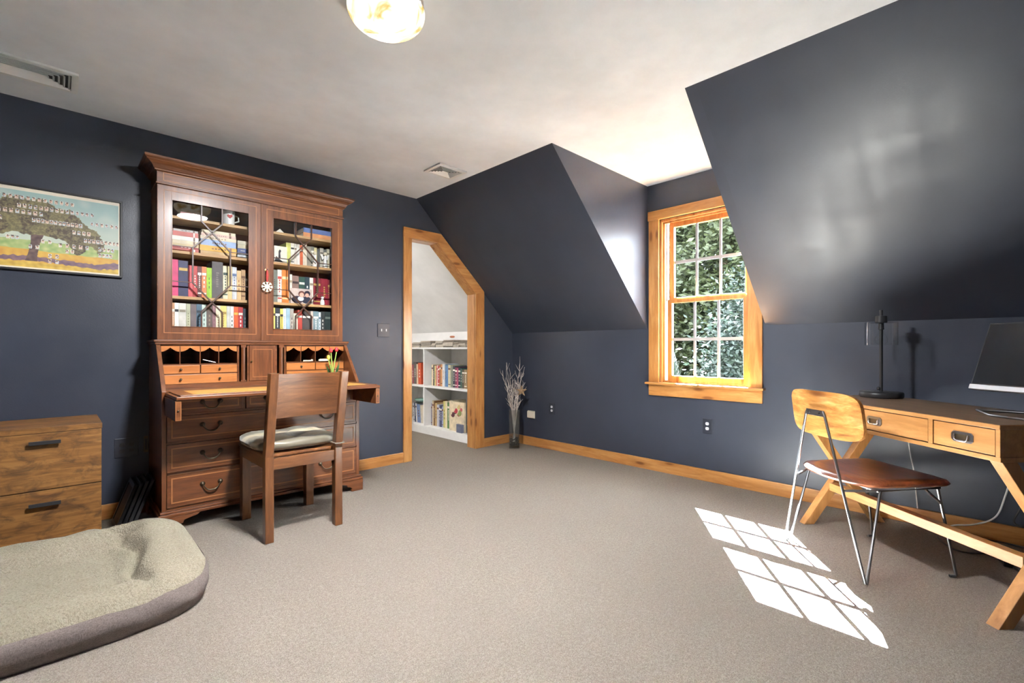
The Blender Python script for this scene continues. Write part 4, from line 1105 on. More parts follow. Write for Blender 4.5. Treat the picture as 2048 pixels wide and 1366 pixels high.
for j in range(NZ):
    for i in range(NX):
        a = j * (NX + 1) + i; fs.append((a, a + 1, a + NX + 2, a + NX + 1))
me = bpy.data.meshes.new('print'); me.from_pydata(vs, [], fs)
at = me.color_attributes.new('ink', 'FLOAT_COLOR', 'POINT')
buf = []
for j in range(NZ + 1):
    for i in range(NX + 1): buf += list(srgb(*ink(i / NX, j / NZ)))
at.data.foreach_set('color', buf)
me.materials.append(M('print_ink'))
o = bpy.data.objects.new('print', me); COL.objects.link(o); o.parent = pt
boxo('backing', 'black_metal', pt, PX0 + fw, PX1 - fw, -0.010, -0.002, PZ0 + fw, PZ1 - fw)

# ------------------------------------------------------------------ wall plates
def duplex(root, mk, col):
    for dz in (-0.019, 0.019):
        o = mk('socket', [(0.0135 * math.cos(2 * PI * k / 16), max(-0.0115, min(0.0115, 0.0150 * math.sin(2 * PI * k / 16))) + dz) for k in range(16)], 0.004, 0.007, col, root)
        for dx in (-0.005, 0.005): mk('slot', [(dx - 0.001, dz), (dx + 0.001, dz), (dx + 0.001, dz + 0.007), (dx - 0.001, dz + 0.007)], 0.0068, 0.0074, 'dark_void', o)
def plate_fn(axis, pos, z):
    def mk(name, poly, a, c, mat, parent, bevel=0.0):
        b = MB()
        if axis == 'y': b.prism([(pos + p, z + q) for p, q in poly], 'y', -a, -c)
        else: b.prism([(pos - p, z + q) for p, q in poly], 'x', -a, -c)
        return b.build(name, mat, parent, bevel=bevel)
    return mk
rect = lambda w, h: [(-w / 2, -h / 2), (w / 2, -h / 2), (w / 2, h / 2), (-w / 2, h / 2)]
for yy, zz, lab in ((-0.586, 0.420, 'navy wall outlet with grey sockets near the vase corner'), (-2.200, 0.432, 'navy wall outlet with grey sockets below the window')):
    r = thing('wall_outlet', lab, 'outlet', (0, yy, zz - 0.06), 0, 'outlets on the window wall')
    mk = plate_fn('x', yy, zz); mk('cover_plate', rect(0.074, 0.118), 0, 0.005, 'navy_plate', r, 0.0015); duplex(r, mk, 'silver_plastic')
r = thing('wall_outlet', 'dark four-gang wall outlet between the drawer unit and secretary', 'outlet', (-3.359, 0, 0.36))
mk = plate_fn('y', -3.359, 0.423); mk('cover_plate', rect(0.117, 0.118), 0, 0.005, 'navy_plate', r, 0.0015)
for dx in (-0.023, 0.023): duplex(r, plate_fn('y', -3.359 + dx, 0.423), 'black_plastic')
r = thing('socket_cover', 'small mottled socket cover half hidden behind the secretary', 'outlet', (-3.262, 0, 0.38))
mk = plate_fn('y', -3.263, 0.431); mk('cover', rect(0.022, 0.104), 0, 0.006, 'dark_brass', r, 0.0015); mk('insert', rect(0.012, 0.07), 0.006, 0.009, 'black_plastic', r)
r = thing('light_switch', 'navy double light switch with two white toggles beside the doorway', 'switch', (-1.590, 0, 1.14))
mk = plate_fn('y', -1.590, 1.201); mk('cover_plate', rect(0.117, 0.118), 0, 0.006, 'navy_plate', r, 0.002)
for dx in (-0.023, 0.023):
    mk('toggle', [(dx - 0.004, -0.010), (dx + 0.004, -0.010), (dx + 0.004, 0.012), (dx - 0.004, 0.012)], 0.006, 0.013, 'white_plastic', r, 0.001)
r = thing('cream_box', 'cream rounded plastic box on the wall beside the vase', 'wall box', (0, -0.295, 0.295))
mk = plate_fn('x', -0.295, 0.331); o = mk('housing', rect(0.098, 0.074), 0, 0.022, 'cream_plastic', r, 0.008); mk('back_plate', rect(0.104, 0.080), 0, 0.004, 'cream_plastic', r, 0.001)

# ------------------------------------------------------------------ ceiling vents
def vent(label, x0, x1, y0, y1):
    r = thing('ceiling_vent', label, 'vent', ((x0 + x1) / 2, (y0 + y1) / 2, H), 0, 'white ceiling vents')
    b = MB(); z0, z1 = H - 0.012, H; m = 0.026
    for a in ((x0, x1, y0, y0 + m), (x0, x1, y1 - m, y1), (x0, x0 + m, y0 + m, y1 - m), (x1 - m, x1, y0 + m, y1 - m)): b.box(*a, z0, z1)
    b.build('frame', 'white_metal', r, bevel=0.002)
    boxo('duct_shade_plate', colmat((52, 52, 52), 0.6, 'ink'), r, x0 + m, x1 - m, y0 + m, y1 - m, H - 0.002, H - 0.0005)  # dark sheet painting in the shade behind the louvres
    bx0, bx1, by0, by1 = x0 + m, x1 - m, y0 + m, y1 - m
    cx, cy = (bx0 + bx1) / 2, (by0 + by1) / 2
    n = 5; half = min(bx1 - bx0, by1 - by0) / 2
    for k in range(n):
        o_ = half * (k + 0.4) / n
        for s in (-1, 1):
            # blades running along x at the long edges, mitred to those along y
            yy = by0 + o_ if s < 0 else by1 - o_
            b = MB(); b.box(bx0 + o_, bx1 - o_, -0.0008, 0.0008, -0.0055, 0.0055, Matrix.Rotation(s * 0.6, 3, 'X'), (0, yy, H - 0.0085)); b.build('louvre', 'white_metal', r)
            xx = bx0 + o_ if s < 0 else bx1 - o_
            b = MB(); b.box(-0.0008, 0.0008, by0 + o_, by1 - o_, -0.0055, 0.0055, Matrix.Rotation(-s * 0.6, 3, 'Y'), (xx, 0, H - 0.0085)); b.build('louvre', 'white_metal', r)
vent('large white louvred vent on the ceiling at the far left', -4.07, -3.595, -0.540, -0.292)
vent('small white louvred vent on the ceiling above the doorway', -1.600, -1.340, -0.868, -0.650)

# ------------------------------------------------------------------ flush ceiling lamp
LX_, LY_ = -2.727, -2.090
lp = thing('ceiling_lamp', 'glowing alabaster glass bowl ceiling lamp with brass knobs', 'lamp', (LX_, LY_, H))
MB().lathe([(0.001, H - 0.0005), (0.146, H - 0.0005), (0.148, H - 0.004), (0.148, H - 0.034), (0.144, H - 0.036), (0.144, H - 0.012), (0.001, H - 0.012)], (LX_, LY_, 0), 48).build('ceiling_pan', 'white_metal', lp, smooth=True)
pf = [(0.150, 2.402), (0.152, 2.396)] + [(0.152 * math.cos(a * PI / 2 / 12), 2.394 - 0.082 * math.sin(a * PI / 2 / 12)) for a in range(1, 12)] + [(0.001, 2.312)]
MB().lathe(pf + [(0.001, 2.318), (0.08, 2.325), (0.13, 2.362), (0.146, 2.402)], (LX_, LY_, 0), 48).build('glass_bowl', 'alabaster_lit', lp, smooth=True)
bl_ = bpy.data.lights.new('lamp_light', 'AREA'); bl_.shape = 'DISK'; bl_.size = 0.24; bl_.energy = 40; bl_.color = (0.98, 0.985, 1.0)
bo = bpy.data.objects.new('lamp_light', bl_); COL.objects.link(bo); bo.parent = lp; bo.location = (0, 0, 2.306 - H)
for k in range(3):
    a = math.radians((6.5, 116.4, 241.0)[k])
    x, y = LX_ + 0.150 * math.cos(a), LY_ + 0.150 * math.sin(a)
    b = MB(); b.ball((x, y, 2.392), 0.0095, 12, 8); b.tube([(x, y, 2.392), (LX_ + 0.11 * math.cos(a), LY_ + 0.11 * math.sin(a), 2.425)], 0.003, 6)
    b.build('knob', 'old_brass', lp, smooth=True)

# ------------------------------------------------------------------ vase with branches
VX, VY = -0.215, -0.250
R45 = math.radians(45.96)
vs_ = thing('glass_vase', 'tall square clear glass vase standing on the carpet in the corner', 'vase', (VX, VY, 0), R45)
b = MB(); s = 0.055
outer = [(-s, -s), (s, -s), (s, s), (-s, s)]; inr = [(p * 0.92, q * 0.92) for p, q in outer]
for z0, z1, po in ((0.0, 0.40, None),):
    vs = [(p, q, 0.0) for p, q in outer] + [(p, q, 0.40) for p, q in outer] + [(p, q, 0.40) for p, q in inr] + [(p, q, 0.014) for p, q in inr]
    fs = [(0, 3, 2, 1), (12, 13, 14, 15)]
    for g in range(3):
        for k in range(4): fs.append((g * 4 + k, g * 4 + (k + 1) % 4, g * 4 + 4 + (k + 1) % 4, g * 4 + 4 + k))
    b.add(vs, fs)
b.build('glass', 'vase_glass', vs_, world=False, bevel=0.003)
b = MB(); rp = random.Random(5)
for k in range(120):
    b.ball((rp.uniform(-0.043, 0.043), rp.uniform(-0.043, 0.043), 0.022 + rp.random() * 0.085), rp.uniform(0.006, 0.010), 7, 5, sz=0.7)
b.v = [Matrix.Rotation(R45, 3, 'Z') @ p + Vector((VX, VY, 0)) for p in b.v]
o = stuff(b.build('pebbles', 'pebble', None, smooth=True)); tag(o, 'black glossy pebbles in the bottom of the glass vase', 'pebbles')
rb = random.Random(21)
NB = 15
for k in range(NB):
    a = 2 * PI * k / NB + rb.uniform(-0.2, 0.2)
    d = Vector((math.cos(a), math.sin(a), 0)); 
    sp = rb.uniform(0.03, 0.125) if k % 3 else rb.uniform(0.0, 0.05)
    top = rb.uniform(0.66, 0.90) if k else 0.955
    p0 = Vector((VX, VY, 0.06)) - d * 0.012 + Vector((rb.uniform(-.006, .006), rb.uniform(-.006, .006), 0)); p1 = Vector((VX, VY, 0.395)) + d * 0.030; p2 = Vector((VX, VY, top)) + d * (0.036 + sp)
    b = MB(); pts = []; n = 12
    for i in range(n + 1):
        t_ = i / n
        p = p0.lerp(p1, t_ / 0.4) if t_ < 0.4 else p1.lerp(p2, (t_ - 0.4) / 0.6)
        if t_ > 0.42: p = p + Vector((rb.uniform(-1, 1), rb.uniform(-1, 1), 0)) * 0.010
        pts.append(p)
    b.tube(pts, [0.0048 - 0.0032 * i / n for i in range(n + 1)], 6)
    for q in range(rb.randint(5, 8)):
        i = rb.randint(5, n - 1); st_ = pts[i]
        dr_ = (pts[min(n, i + 1)] - st_).normalized() + Vector((rb.uniform(-1, 1), rb.uniform(-1, 1), rb.uniform(-0.1, 0.5))) * 0.85
        L_ = rb.uniform(0.04, 0.12); e_ = st_ + dr_.normalized() * L_
        e_.x = min(e_.x, -0.03); e_.y = min(e_.y, -0.03)
        m_ = st_.lerp(e_, 0.5) + Vector((rb.uniform(-1, 1), rb.uniform(-1, 1), rb.uniform(-1, 1))) * 0.008
        b.tube([st_, m_, e_], [0.0026, 0.0022, 0.0014], 5)
    o = b.build('dry_branch', 'branch_white', None, smooth=True)
    tag(o, 'tallest whitewashed twig reaching above the bunch in the glass vase' if k == 0 else 'whitewashed bare twig in the bunch standing in the glass vase', 'branch', 'whitewashed twigs in the vase' if k else None)
b = MB(); sc_ = Vector((VX + 0.006, VY - 0.10, 0.60))
for k in range(5):
    a = 2 * PI * k / 5 + 0.3
    tip = sc_ + Vector((0.72 * math.cos(a), -0.70 * math.cos(a), 1.0 * math.sin(a))) * 0.062
    for s in (-1, 1):
        a2 = a + s * PI / 5; md = sc_ + Vector((0.72 * math.cos(a2), -0.70 * math.cos(a2), math.sin(a2))) * 0.024
        nrm = Vector((-0.7, -0.7, 0)) * 0.010
        b.add([sc_ + nrm, md, tip, sc_ - nrm], [(0, 1, 2), (3, 2, 1)])
tag(b.build('dried_starfish', 'dry_leaf'), 'brown dried starfish hung among the white twigs', 'starfish')

# ------------------------------------------------------------------ campaign desk (turned about 40 degrees from the wall)
DA = math.radians(229.86)
dk = thing('writing_desk', 'honey wood campaign desk with crossed legs standing before the window wall', 'desk', (-0.4626, -2.955, 0), DA)
DL, DD = 1.105, 0.52
dw_x, dw_y, dw_z = 'deskwood_x', 'deskwood_y', 'deskwood_z'
def dbox(name, mat, par, *a, bevel=0.002): return MB().box(*a).build(name, mat, par, bevel=bevel, world=False)
dbox('top', dw_x, dk, 0, DL, 0, DD, 0.742, 0.7592)
dbox('top_shade_layer', 'deskwood_top_shaded', dk, 0.003, DL - 0.003, 0.003, DD - 0.003, 0.7592, 0.760, bevel=0.0)  # thin sheet carrying the painted shade of the desk top
b = MB()
b.box(0, DL, 0.004, DD - 0.004, 0.620, 0.638); b.box(0.002, 0.018, 0.004, DD - 0.004, 0.638, 0.742); b.box(DL - 0.018, DL - 0.002, 0.004, DD - 0.004, 0.638, 0.742)
b.box(0.018, DL - 0.018, DD - 0.020, DD - 0.006, 0.638, 0.742)
for x in (0.252, 0.831): b.box(x - 0.010, x + 0.010, 0.004, DD - 0.02, 0.638, 0.742)
b.build('carcase', dw_x, dk, bevel=0.0015, world=False)
for x0, x1 in ((0.021, 0.239), (0.265, 0.818), (0.844, 1.084)):
    d = dbox('drawer', dw_x, dk, x0, x1, 0.006, 0.40, 0.642, 0.738, bevel=0.0015)
    cx = (x0 + x1) / 2; cz = 0.689
    b = MB(); w, h, c_ = 0.043, 0.021, 0.009
    b.prism([(cx - w + c_, cz - h), (cx + w - c_, cz - h), (cx + w, cz - h + c_), (cx + w, cz + h - c_), (cx + w - c_, cz + h), (cx - w + c_, cz + h), (cx - w, cz + h - c_), (cx - w, cz - h + c_)], 'y', 0.003, 0.006)
    hd = b.build('handle', 'steel', d, world=False, bevel=0.0008)
    MB().box(cx - 0.026, cx + 0.026, 0.0022, 0.003, cz - 0.012, cz + 0.010).build('recess', 'dark_brass', hd, world=False)
    b = MB(); b.tube([(cx - 0.027, 0.001, cz + 0.010), (cx - 0.026, -0.003, cz - 0.010), (cx - 0.018, -0.003, cz - 0.015), (cx + 0.018, -0.003, cz - 0.015), (cx + 0.026, -0.003, cz - 0.010), (cx + 0.027, 0.001, cz + 0.010)], 0.0032, 8)
    b.build('bail', 'chrome', hd, world=False, smooth=True)
def dleg(x0, ya, za, yb_, zb):
    # slanted leg of square section cut level at both ends
    w = 0.062; b = MB()
    b.prism([(ya - w / 2, za), (ya + w / 2, za), (yb_ + w / 2, zb), (yb_ - w / 2, zb)], 'x', x0, x0 + 0.046)
    b.build('leg', dw_z, dk, bevel=0.002, world=False)
for x0 in (0.004, DL - 0.050):
    dleg(x0, 0.031, 0.0, 0.475, 0.620); dleg(x0 + 0.0005, 0.475, 0.0, 0.045, 0.620)
dbox('stretcher', dw_x, dk, 0.050, DL - 0.050, 0.155, 0.200, 0.200, 0.245)

# desk lamp
def dworld(x, y, z): 
    return ROOTM[dk.name] @ Vector((x, y, z))
lc = dworld(0.135, 0.405, 0.760)
tl = thing('desk_lamp', 'black desk lamp with clear glass cylinder shade on the wooden desk', 'lamp', tuple(lc), DA)
def ll(prof, name, mat, n=32, **kw): return MB().lathe(prof, (0, 0, 0), n).build(name, mat, tl, smooth=True, world=False, **kw)
ll([(0.001, 0.0), (0.100, 0.0), (0.104, 0.006), (0.104, 0.026), (0.100, 0.032), (0.001, 0.033)], 'base', 'black_metal', 40)
b = MB(); b.tube([(0, 0, 0.03), (0, 0, 0.44)], 0.0085, 12); b.ball((-0.004, -0.012, 0.05), 0.010)
b.build('pole', 'black_metal', tl, smooth=True, world=False)
ll([(0.001, 0.505), (0.009, 0.504), (0.009, 0.472), (0.028, 0.470), (0.028, 0.430), (0.012, 0.428), (0.014, 0.392), (0.001, 0.390)], 'socket', 'black_metal', 24)
ll([(0.027, 0.434), (0.077, 0.434), (0.078, 0.430), (0.078, 0.302), (0.0755, 0.302), (0.0755, 0.430), (0.027, 0.431)], 'shade', 'clear_glass', 40)
bu = ll([(0.012, 0.392), (0.014, 0.372), (0.026, 0.350), (0.031, 0.335), (0.028, 0.318), (0.016, 0.306), (0.001, 0.303)], 'bulb', 'clear_glass', 24)
MB().tube([(0, 0, 0.39), (0.006, 0, 0.36), (0.007, 0, 0.335), (0, 0.004, 0.328), (-0.007, 0, 0.335), (-0.006, 0, 0.36), (0, 0, 0.388)], 0.0016, 6).build('filament', 'old_brass', bu, smooth=True, world=False)

# monitor
mc = dworld(0.99, 0.33, 0.760)
mo = thing('monitor', 'black computer screen with silver lower edge on a wire stand at the right edge', 'monitor', tuple(mc), DA)
RT = Matrix.Rotation(math.radians(-19), 3, 'X')
o = (0, -0.03, 0.105)
b = MB(); b.box(-0.265, 0.265, 0, 0.022, 0, 0.31, RT, o); b.build('housing', 'black_plastic', mo, bevel=0.003, world=False)
MB().box(-0.258, 0.258, -0.0012, 0, 0.024, 0.302, RT, o).build('screen', 'monitor_screen', mo, world=False)
MB().box(-0.266, 0.266, -0.004, 0.020, -0.004, 0.018, RT, o).build('lower_bezel', 'silver_plastic', mo, bevel=0.002, world=False)
b = MB(); lo = [(-0.255, -0.005), (-0.095, -0.125), (0.12, -0.125), (0.255, -0.005), (0.12, 0.125), (-0.12, 0.125)]
pts = [(p, q, 0.0055) for p, q in lo]; b.tube(pts + [pts[0]], 0.005, 8)
b.build('stand_base', 'steel', mo, smooth=True, world=False)
b = MB(); b.tube([(-0.10, 0.125, 0.006), (-0.05, 0.09, 0.12), (-0.03, 0.06, 0.22)], 0.006, 8); b.tube([(0.10, 0.125, 0.006), (0.05, 0.09, 0.12), (0.03, 0.06, 0.22)], 0.006, 8)
b.build('stand_arm', 'black_metal', mo, smooth=True, world=False)

# ------------------------------------------------------------------ hairpin-leg chair
HA = math.radians(232.1)
hc = thing('hairpin_chair', 'steel rod chair with reddish wooden seat and pale rounded wooden backrest', 'chair', (-0.8095, -2.983, 0), HA)
def rods(name, segs, r=0.0062, mat='steel'):
    b = MB()
    for sgm in segs: b.tube(sgm, r, 10)
    return b.build(name, mat, hc, smooth=True, world=False)
rods('rear_leg', [[(0.205, -0.030, 0.738), (0.195, -0.030, 0.722), (0.0, 0.0, 0.008), (0.004, 0.010, 0.006), (0.012, 0.020, 0.012), (0.035, 0.115, 0.398)]])
rods('rear_leg', [[(0.305, -0.030, 0.738), (0.315, -0.030, 0.722), (0.514, 0.0, 0.008), (0.510, 0.010, 0.006), (0.502, 0.020, 0.012), (0.470, 0.115, 0.398)]])
rods('front_leg', [[(0.055, 0.425, 0.398), (0.022, 0.500, 0.012), (0.020, 0.494, 0.0065), (0.024, 0.470, 0.0065)]])
rods('front_leg', [[(0.450, 0.425, 0.398), (0.484, 0.480, 0.012), (0.486, 0.474, 0.0065), (0.482, 0.450, 0.0065)]])
rods('seat_frame', [[(0.035, 0.105, 0.398), (0.470, 0.105, 0.398), (0.452, 0.432, 0.398), (0.053, 0.432, 0.398), (0.035, 0.105, 0.398)], [(0.110, -0.012, 0.385), (0.045, 0.105, 0.398)], [(0.404, -0.012, 0.385), (0.462, 0.105, 0.398)], [(0.452, 0.36, 0.394), (0.462, 0.43, 0.33)]], 0.0058)
b = MB(); b.box(0.196, 0.314, -0.0345, -0.0285, 0.712, 0.742)
br = b.build('bracket', 'steel', hc, bevel=0.003, world=False)
for x in (0.222, 0.288): MB().lathe([(0.0005, -0.0345), (0.005, -0.0345), (0.004, -0.038), (0.0005, -0.0385)], (x, 0, 0.728), 10, axis='y').build('bolt', 'black_metal', br, smooth=True, world=False)
# seat: wide curved rear, chamfered edge
ol = [(0.045, 0.070), (0.10, 0.036), (0.17, 0.012), (0.25, 0.004), (0.33, 0.012), (0.40, 0.036), (0.455, 0.070), (0.470, 0.12), (0.482, 0.44), (0.470, 0.470), (0.40, 0.480), (0.10, 0.480), (0.026, 0.470), (0.016, 0.44), (0.030, 0.12)]
cx, cy = 0.25, 0.26
b = MB(); n = len(ol); vs = []
for k_, z in ((0.90, 0.4045), (0.985, 0.414), (1.0, 0.422), (0.955, 0.438), (0.80, 0.440), (0.55, 0.434)):
    vs += [(cx + (p - cx) * k_, cy + (q - cy) * k_, z) for p, q in ol]
fs = [list(range(n))[::-1], [5 * n + i for i in range(n)]]
for j in range(5):
    for i in range(n): fs.append((j * n + i, j * n + (i + 1) % n, (j + 1) * n + (i + 1) % n, (j + 1) * n + i))
b.add(vs, fs); b.build('seat', 'acacia_seat', hc, smooth=True, world=False)
# backrest: rounded, bowed panel
b = MB(); vs, fs = [], []
NBX, NBZ = 24, 10
def bout(a, q):
    # superellipse mapping of the unit square
    u, v_ = 2 * a - 1, 2 * q - 1
    k_ = (abs(u) ** 5 + abs(v_) ** 5)
    m_ = max(abs(u), abs(v_)); sc = m_ / (k_ ** 0.2) if k_ > 1e-9 else 1
    return u * sc, v_ * sc
for side in (0, 1):
    for j in range(NBZ + 1):
        for i in range(NBX + 1):
            u, v_ = bout(i / NBX, j / NBZ)
            y = -0.004 + 0.030 * u * u - 0.016 * v_ - 0.012 * (1 if v_ > 0 else 1) + (0.016 if side else 0.0)
            vs.append((0.262 + 0.222 * u, y, 0.722 + 0.112 * v_))
st_ = (NBX + 1) * (NBZ + 1)
for side in (0, 1):
    for j in range(NBZ):
        for i in range(NBX):
            a = side * st_ + j * (NBX + 1) + i; q = (a, a + 1, a + NBX + 2, a + NBX + 1)
            fs.append(q if side == 0 else q[::-1])
loop = [i for i in range(NBX + 1)] + [j * (NBX + 1) + NBX for j in range(1, NBZ + 1)] + [NBZ * (NBX + 1) + i for i in range(NBX - 1, -1, -1)] + [j * (NBX + 1) for j in range(NBZ - 1, 0, -1)]
for a, c in zip(loop, loop[1:] + loop[:1]): fs.append((a, st_ + a, st_ + c, c))
b.add(vs, fs); b.build('backrest', 'acacia_back', hc, smooth=True, world=False)

# ------------------------------------------------------------------ cables
def cable(name, label, pts, r, mat):
    P = [Vector(p) for p in pts]; out = []
    for i in range(len(P) - 1):
        a, b_, c_, d_ = P[max(0, i - 1)], P[i], P[i + 1], P[min(len(P) - 1, i + 2)]
        for k in range(8):
            t_ = k / 8
            out.append(0.5 * ((2 * b_) + (c_ - a) * t_ + (2 * a - 5 * b_ + 4 * c_ - d_) * t_ ** 2 + (3 * b_ - a - 3 * c_ + d_) * t_ ** 3))
    out.append(P[-1])
    return tag(MB().tube(out, r, 7).build(name, mat, None, smooth=True), label, 'cable')
cable('white_cable', 'white cable drooping below the desk drawers at its right leg', [(-0.05, -3.86, 0.60), (-0.035, -3.845, 0.40), (-0.03, -3.815, 0.24), (-0.03, -3.78, 0.13), (-0.03, -3.70, 0.07), (-0.035, -3.62, 0.045), (-0.05, -3.56, 0.012)], 0.0045, 'white_plastic')
cable('white_cable', 'thin white cable hanging behind the middle of the desk', [(-0.04, -3.425, 0.62), (-0.035, -3.420, 0.50), (-0.03, -3.430, 0.40), (-0.03, -3.445, 0.30), (-0.03, -3.46, 0.10)], 0.003, 'white_plastic')
cable('black_cable', 'black power cord lying on the carpet under the desk', [(-0.20, -3.56, 0.006), (-0.26, -3.58, 0.006), (-0.345, -3.63, 0.006), (-0.35, -3.69, 0.006), (-0.30, -3.76, 0.006), (-0.36, -3.80, 0.006), (-0.41, -3.82, 0.008)], 0.0042, 'black_plastic')
cable('black_cable', 'black cord along the baseboard beneath the desk', [(-0.06, -3.72, 0.006), (-0.045, -3.80, 0.006), (-0.06, -3.88, 0.006), (-0.10, -3.97, 0.006), (-0.12, -4.1, 0.006)], 0.0042, 'black_plastic')
cable('black_cable', 'looped black cord hanging near the right desk leg', [(-0.07, -3.90, 0.30), (-0.06, -3.87, 0.20), (-0.05, -3.85, 0.13), (-0.07, -3.88, 0.12), (-0.10, -3.95, 0.18), (-0.14, -4.02, 0.26)], 0.0042, 'black_plastic')
pg = thing('power_plug', 'black plug on the carpet where the cord ends', 'plug', (-0.42, -3.825, 0))
b = MB(); b.box(-0.440, -0.405, -3.845, -3.810, 0.004, 0.034); b.build('body', 'black_plastic', pg, bevel=0.006)
b = MB(); b.tube([(-0.432, -3.84, 0.012), (-0.46, -3.862, 0.006), (-0.50, -3.885, 0.006), (-0.56, -3.93, 0.006)], 0.0042, 7); b.build('lead', 'black_plastic', pg, smooth=True)

# ------------------------------------------------------------------ closet bookcase and books
CBX = -0.44
cb = thing('low_bookcase', 'long low white bookcase along the closet wall beyond the doorway', 'bookcase', (-0.23, 1.2, 0))
SW = 'shelf_white'; CY_A, CY_B = 0.16, 2.6
boxo('plinth', SW, cb, CBX, -0.02, CY_A, CY_B, 0, 0.095, bevel=0.001)
for nm, z in (('mid_shelf', 0.565), ('top_board', 1.032)): boxo(nm, SW, cb, CBX, -0.02, CY_A, CY_B, z, z + 0.020, bevel=0.001)
for y in (CY_A, 1.095, 1.86, CY_B - 0.018):
    for z0, z1 in ((0.095, 0.565), (0.585, 1.032)): boxo('upright_panel', SW, cb, CBX, -0.03, y, y + 0.018, z0, z1, bevel=0.001)
boxo('back_panel', SW, cb, -0.03, -0.02, CY_A, CY_B, 0.095, 1.032)
for z0, z1 in ((0.095, 0.565), (0.585, 1.032)): boxo('back_stile', SW, cb, -0.05, -0.03, 0.56, 0.62, z0, z1)
def cbook(y0, y1, z0, h, rgb, name, i, place, group, d=0.20, x=-0.345, lean=0.0):
    w = y1 - y0 - 0.001; b = MB(); book_mesh(b, w, h, d, ((0.78, 0.86), (0.1, 0.14)), 5)
    # spine faces -x: local x -> -y, local y -> +x
    b.v = [Vector((x + p.y, y1 - 0.0005 - p.x + lean * p.z, z0 + p.z)) for p in b.v]
    band = W_ if sum(rgb) < 400 else (110, 70, 60)
    o = b.build('book', [colmat(rgb), 'paper', colmat(band, 0.5, 'ink')])
    tag(o, '%s book, %s from left on %s' % (name, ORD[i], place), 'book', group)
up = [(1.538, 1.504, (150, 60, 70), 'dark rose', .83), (1.504, 1.437, (90, 84, 80), 'black and white patterned', .86), (1.437, 1.400, (214, 190, 160), 'beige', .84), (1.400, 1.330, (200, 80, 44), 'orange red', .855)]
for i, (a, c, rgb, nm, zt) in enumerate(up): cbook(c - 0.03, a - 0.03, 0.585, zt - 0.585, rgb, nm, i, 'upper closet shelf left of the divider', 'books on the upper closet shelf, left bay', lean=0.03)
up2 = [(1.075, 1.040, (226, 210, 180), 'cream', .842), (1.040, 1.013, (60, 56, 52), 'narrow black', .835), (1.013, 0.985, (206, 206, 140), 'pale yellow green', .83), (0.985, 0.963, (196, 110, 90), 'rust', .832), (0.963, 0.944, (222, 206, 200), 'blush', .836), (0.944, 0.910, (190, 70, 80), 'rose red', .83), (0.910, 0.880, (160, 110, 70), 'brown', .845), (0.880, 0.850, (206, 150, 100), 'tan', .85), (0.850, 0.800, (214, 214, 214), 'light grey', .855), (0.800, 0.776, (110, 140, 170), 'blue grey', .85), (0.776, 0.735, (90, 130, 180), 'sky blue', .84), (0.735, 0.685, (196, 190, 160), 'khaki', .845), (0.685, 0.640, (130, 136, 120), 'olive grey', .84), (0.640, 0.600, (50, 60, 70), 'dark slate', .83), (0.600, 0.560, (130, 50, 80), 'wine', .82), (0.560, 0.540, (190, 90, 120), 'thin pink', .812), (0.540, 0.500, (40, 44, 60), 'midnight blue', .82), (0.500, 0.470, (60, 100, 90), 'green', .81), (0.470, 0.430, (90, 80, 66), 'dark olive', .80), (0.430, 0.380, (150, 130, 100), 'drab', .80)]
for i, (a, c, rgb, nm, zt) in enumerate(up2): cbook(c, a, 0.585, zt - 0.585, rgb, nm, i, 'upper closet shelf right of the divider', 'books on the upper closet shelf, right bay')
lo1 = [(1.53, 1.50, (200, 200, 206), 'pale grey', .34), (1.50, 1.465, (70, 76, 96), 'slate blue', .345), (1.465, 1.44, (226, 222, 214), 'white', .34), (1.44, 1.36, (110, 130, 170), 'wide blue', .335), (1.36, 1.28, (196, 186, 166), 'wide stone', .33)]
for i, (a, c, rgb, nm, zt) in enumerate(lo1): cbook(c - 0.05, a - 0.05, 0.095, zt - 0.10, rgb, nm, i, 'lower closet shelf left of the divider', 'books on the lower closet shelf, left bay', lean=0.10)
lo2 = [(1.085, 1.060, (150, 150, 170), 'lavender grey', .36), (1.060, 1.030, (206, 190, 160), 'beige', .40), (1.030, 1.000, (120, 84, 50), 'brown', .395), (1.000, .960, (190, 160, 110), 'tan', .375), (.960, .920, (196, 196, 204), 'silver', .36), (.920, .895, (120, 126, 150), 'blue grey', .355), (.895, .860, (54, 60, 100), 'dark blue', .35), (.860, .830, (150, 160, 190), 'pale blue', .345), (.830, .790, (206, 196, 120), 'mustard', .41), (.790, .750, (226, 214, 180), 'cream', .415), (.750, .700, (90, 130, 80), 'leaf green', .40), (.700, .650, (214, 200, 170), 'ivory', .43)]
for i, (a, c, rgb, nm, zt) in enumerate(lo2): cbook(c, a, 0.095, zt - 0.095, rgb, nm, i, 'lower closet shelf right of the divider', 'books on the lower closet shelf, right bay')
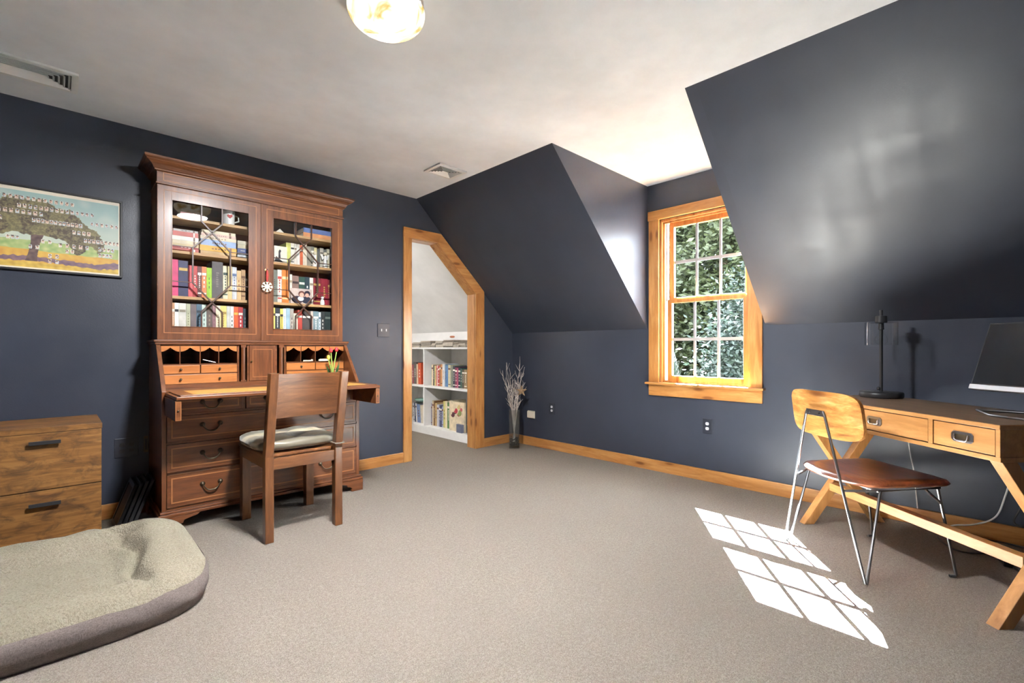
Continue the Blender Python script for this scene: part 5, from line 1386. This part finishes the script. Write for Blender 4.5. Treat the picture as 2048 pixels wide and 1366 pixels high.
# large patterned picture book turned cover out
pb = thing('picture_book', 'large cream picture book with red and green swirls facing out, lower closet shelf', 'book', (-0.37, 0.50, 0.095))
MB().box(-0.395, -0.372, 0.36, 0.645, 0.0955, 0.43).build('cover', colmat((222, 206, 176)), pb, bevel=0.001)
rs_ = random.Random(3)
for k, rgb in enumerate(((170, 40, 70), (60, 90, 80), (196, 90, 100), (200, 180, 120), (90, 50, 60), (140, 150, 90), (186, 60, 76))):
    y, z, r_ = rs_.uniform(0.42, 0.60), rs_.uniform(0.20, 0.38), rs_.uniform(0.025, 0.05)
    pts = [(y + (r_ * math.cos(2 * PI * q / 20) * (0.45 + 0.55 * q / 20)), z + r_ * math.sin(2 * PI * q / 20) * (0.45 + 0.55 * q / 20)) for q in range(20)]
    MB().prism(pts, 'x', -0.3958 - 0.0002 * k, -0.395).build('swirl', colmat(rgb, 0.5, 'ink'), pb)
# green glass dish lying on the left books, small grey box at right
b = MB(); b.lathe([(0.02, 0.352), (0.07, 0.356), (0.10, 0.385), (0.09, 0.40), (0.001, 0.405)], (-0.30, 1.36, 0), 24, sx=0.9, sy=1.0)
tag(b.build('glass_dish', colmat((120, 160, 150), 0.1, 'glaze'), None, smooth=True), 'green glazed dish lying on the lower left closet books', 'dish')
b = MB(); b.box(-0.435, -0.405, 0.36, 0.46, 0.0955, 0.19)
tag(b.build('storage_box', colmat((110, 116, 136), 0.5, 'glaze'), None, bevel=0.003), 'small blue grey box at the right end of the lower closet shelf', 'box')
# magazines piled on the top board
rm = random.Random(8)
piles = [(1.56, 1.44, 4), (1.43, 1.25, 5), (1.235, 1.02, 7), (1.005, 0.925, 4), (0.91, 0.765, 6), (0.755, 0.56, 7), (0.55, 0.455, 5), (0.445, 0.33, 4)]
for pi_, (a, c, n) in enumerate(piles):
    z = 1.052
    for k in range(n):
        th = rm.uniform(0.009, 0.016); col = rm.choice([(206, 200, 188), (150, 144, 136), (226, 220, 208), (120, 112, 106), (190, 178, 160), (84, 80, 78)])
        dx = rm.uniform(-0.012, 0.012)
        b = MB(); b.mat(0); b.box(-0.40 + dx, -0.16 + dx, c, a, z + 0.0004, z + th * 0.2); b.box(-0.40 + dx, -0.16 + dx, c, a, z + th * 0.8, z + th - 0.0004)
        b.mat(1); b.box(-0.398 + dx, -0.162 + dx, c + 0.002, a - 0.002, z + th * 0.2, z + th * 0.8)
        o = b.build('magazine', [colmat(col), colmat((176, 166, 152), 0.8, 'pages')])
        tag(o, 'magazine %s from bottom in the %s pile from left on the white bookcase' % (ORD[k], ORD[pi_]), 'magazine', 'magazine piles on the white bookcase')
        z += th
b = MB(); b.ball((-0.31, 0.70, 1.052 + 0.125), 0.022, 12, 8, sx=1.2, sy=1.8, sz=0.6)
cst = tag(b.build('orange_shell', colmat((206, 130, 96), 0.4, 'glaze'), None, smooth=True), 'small orange shell lying on top of the magazine piles', 'shell')
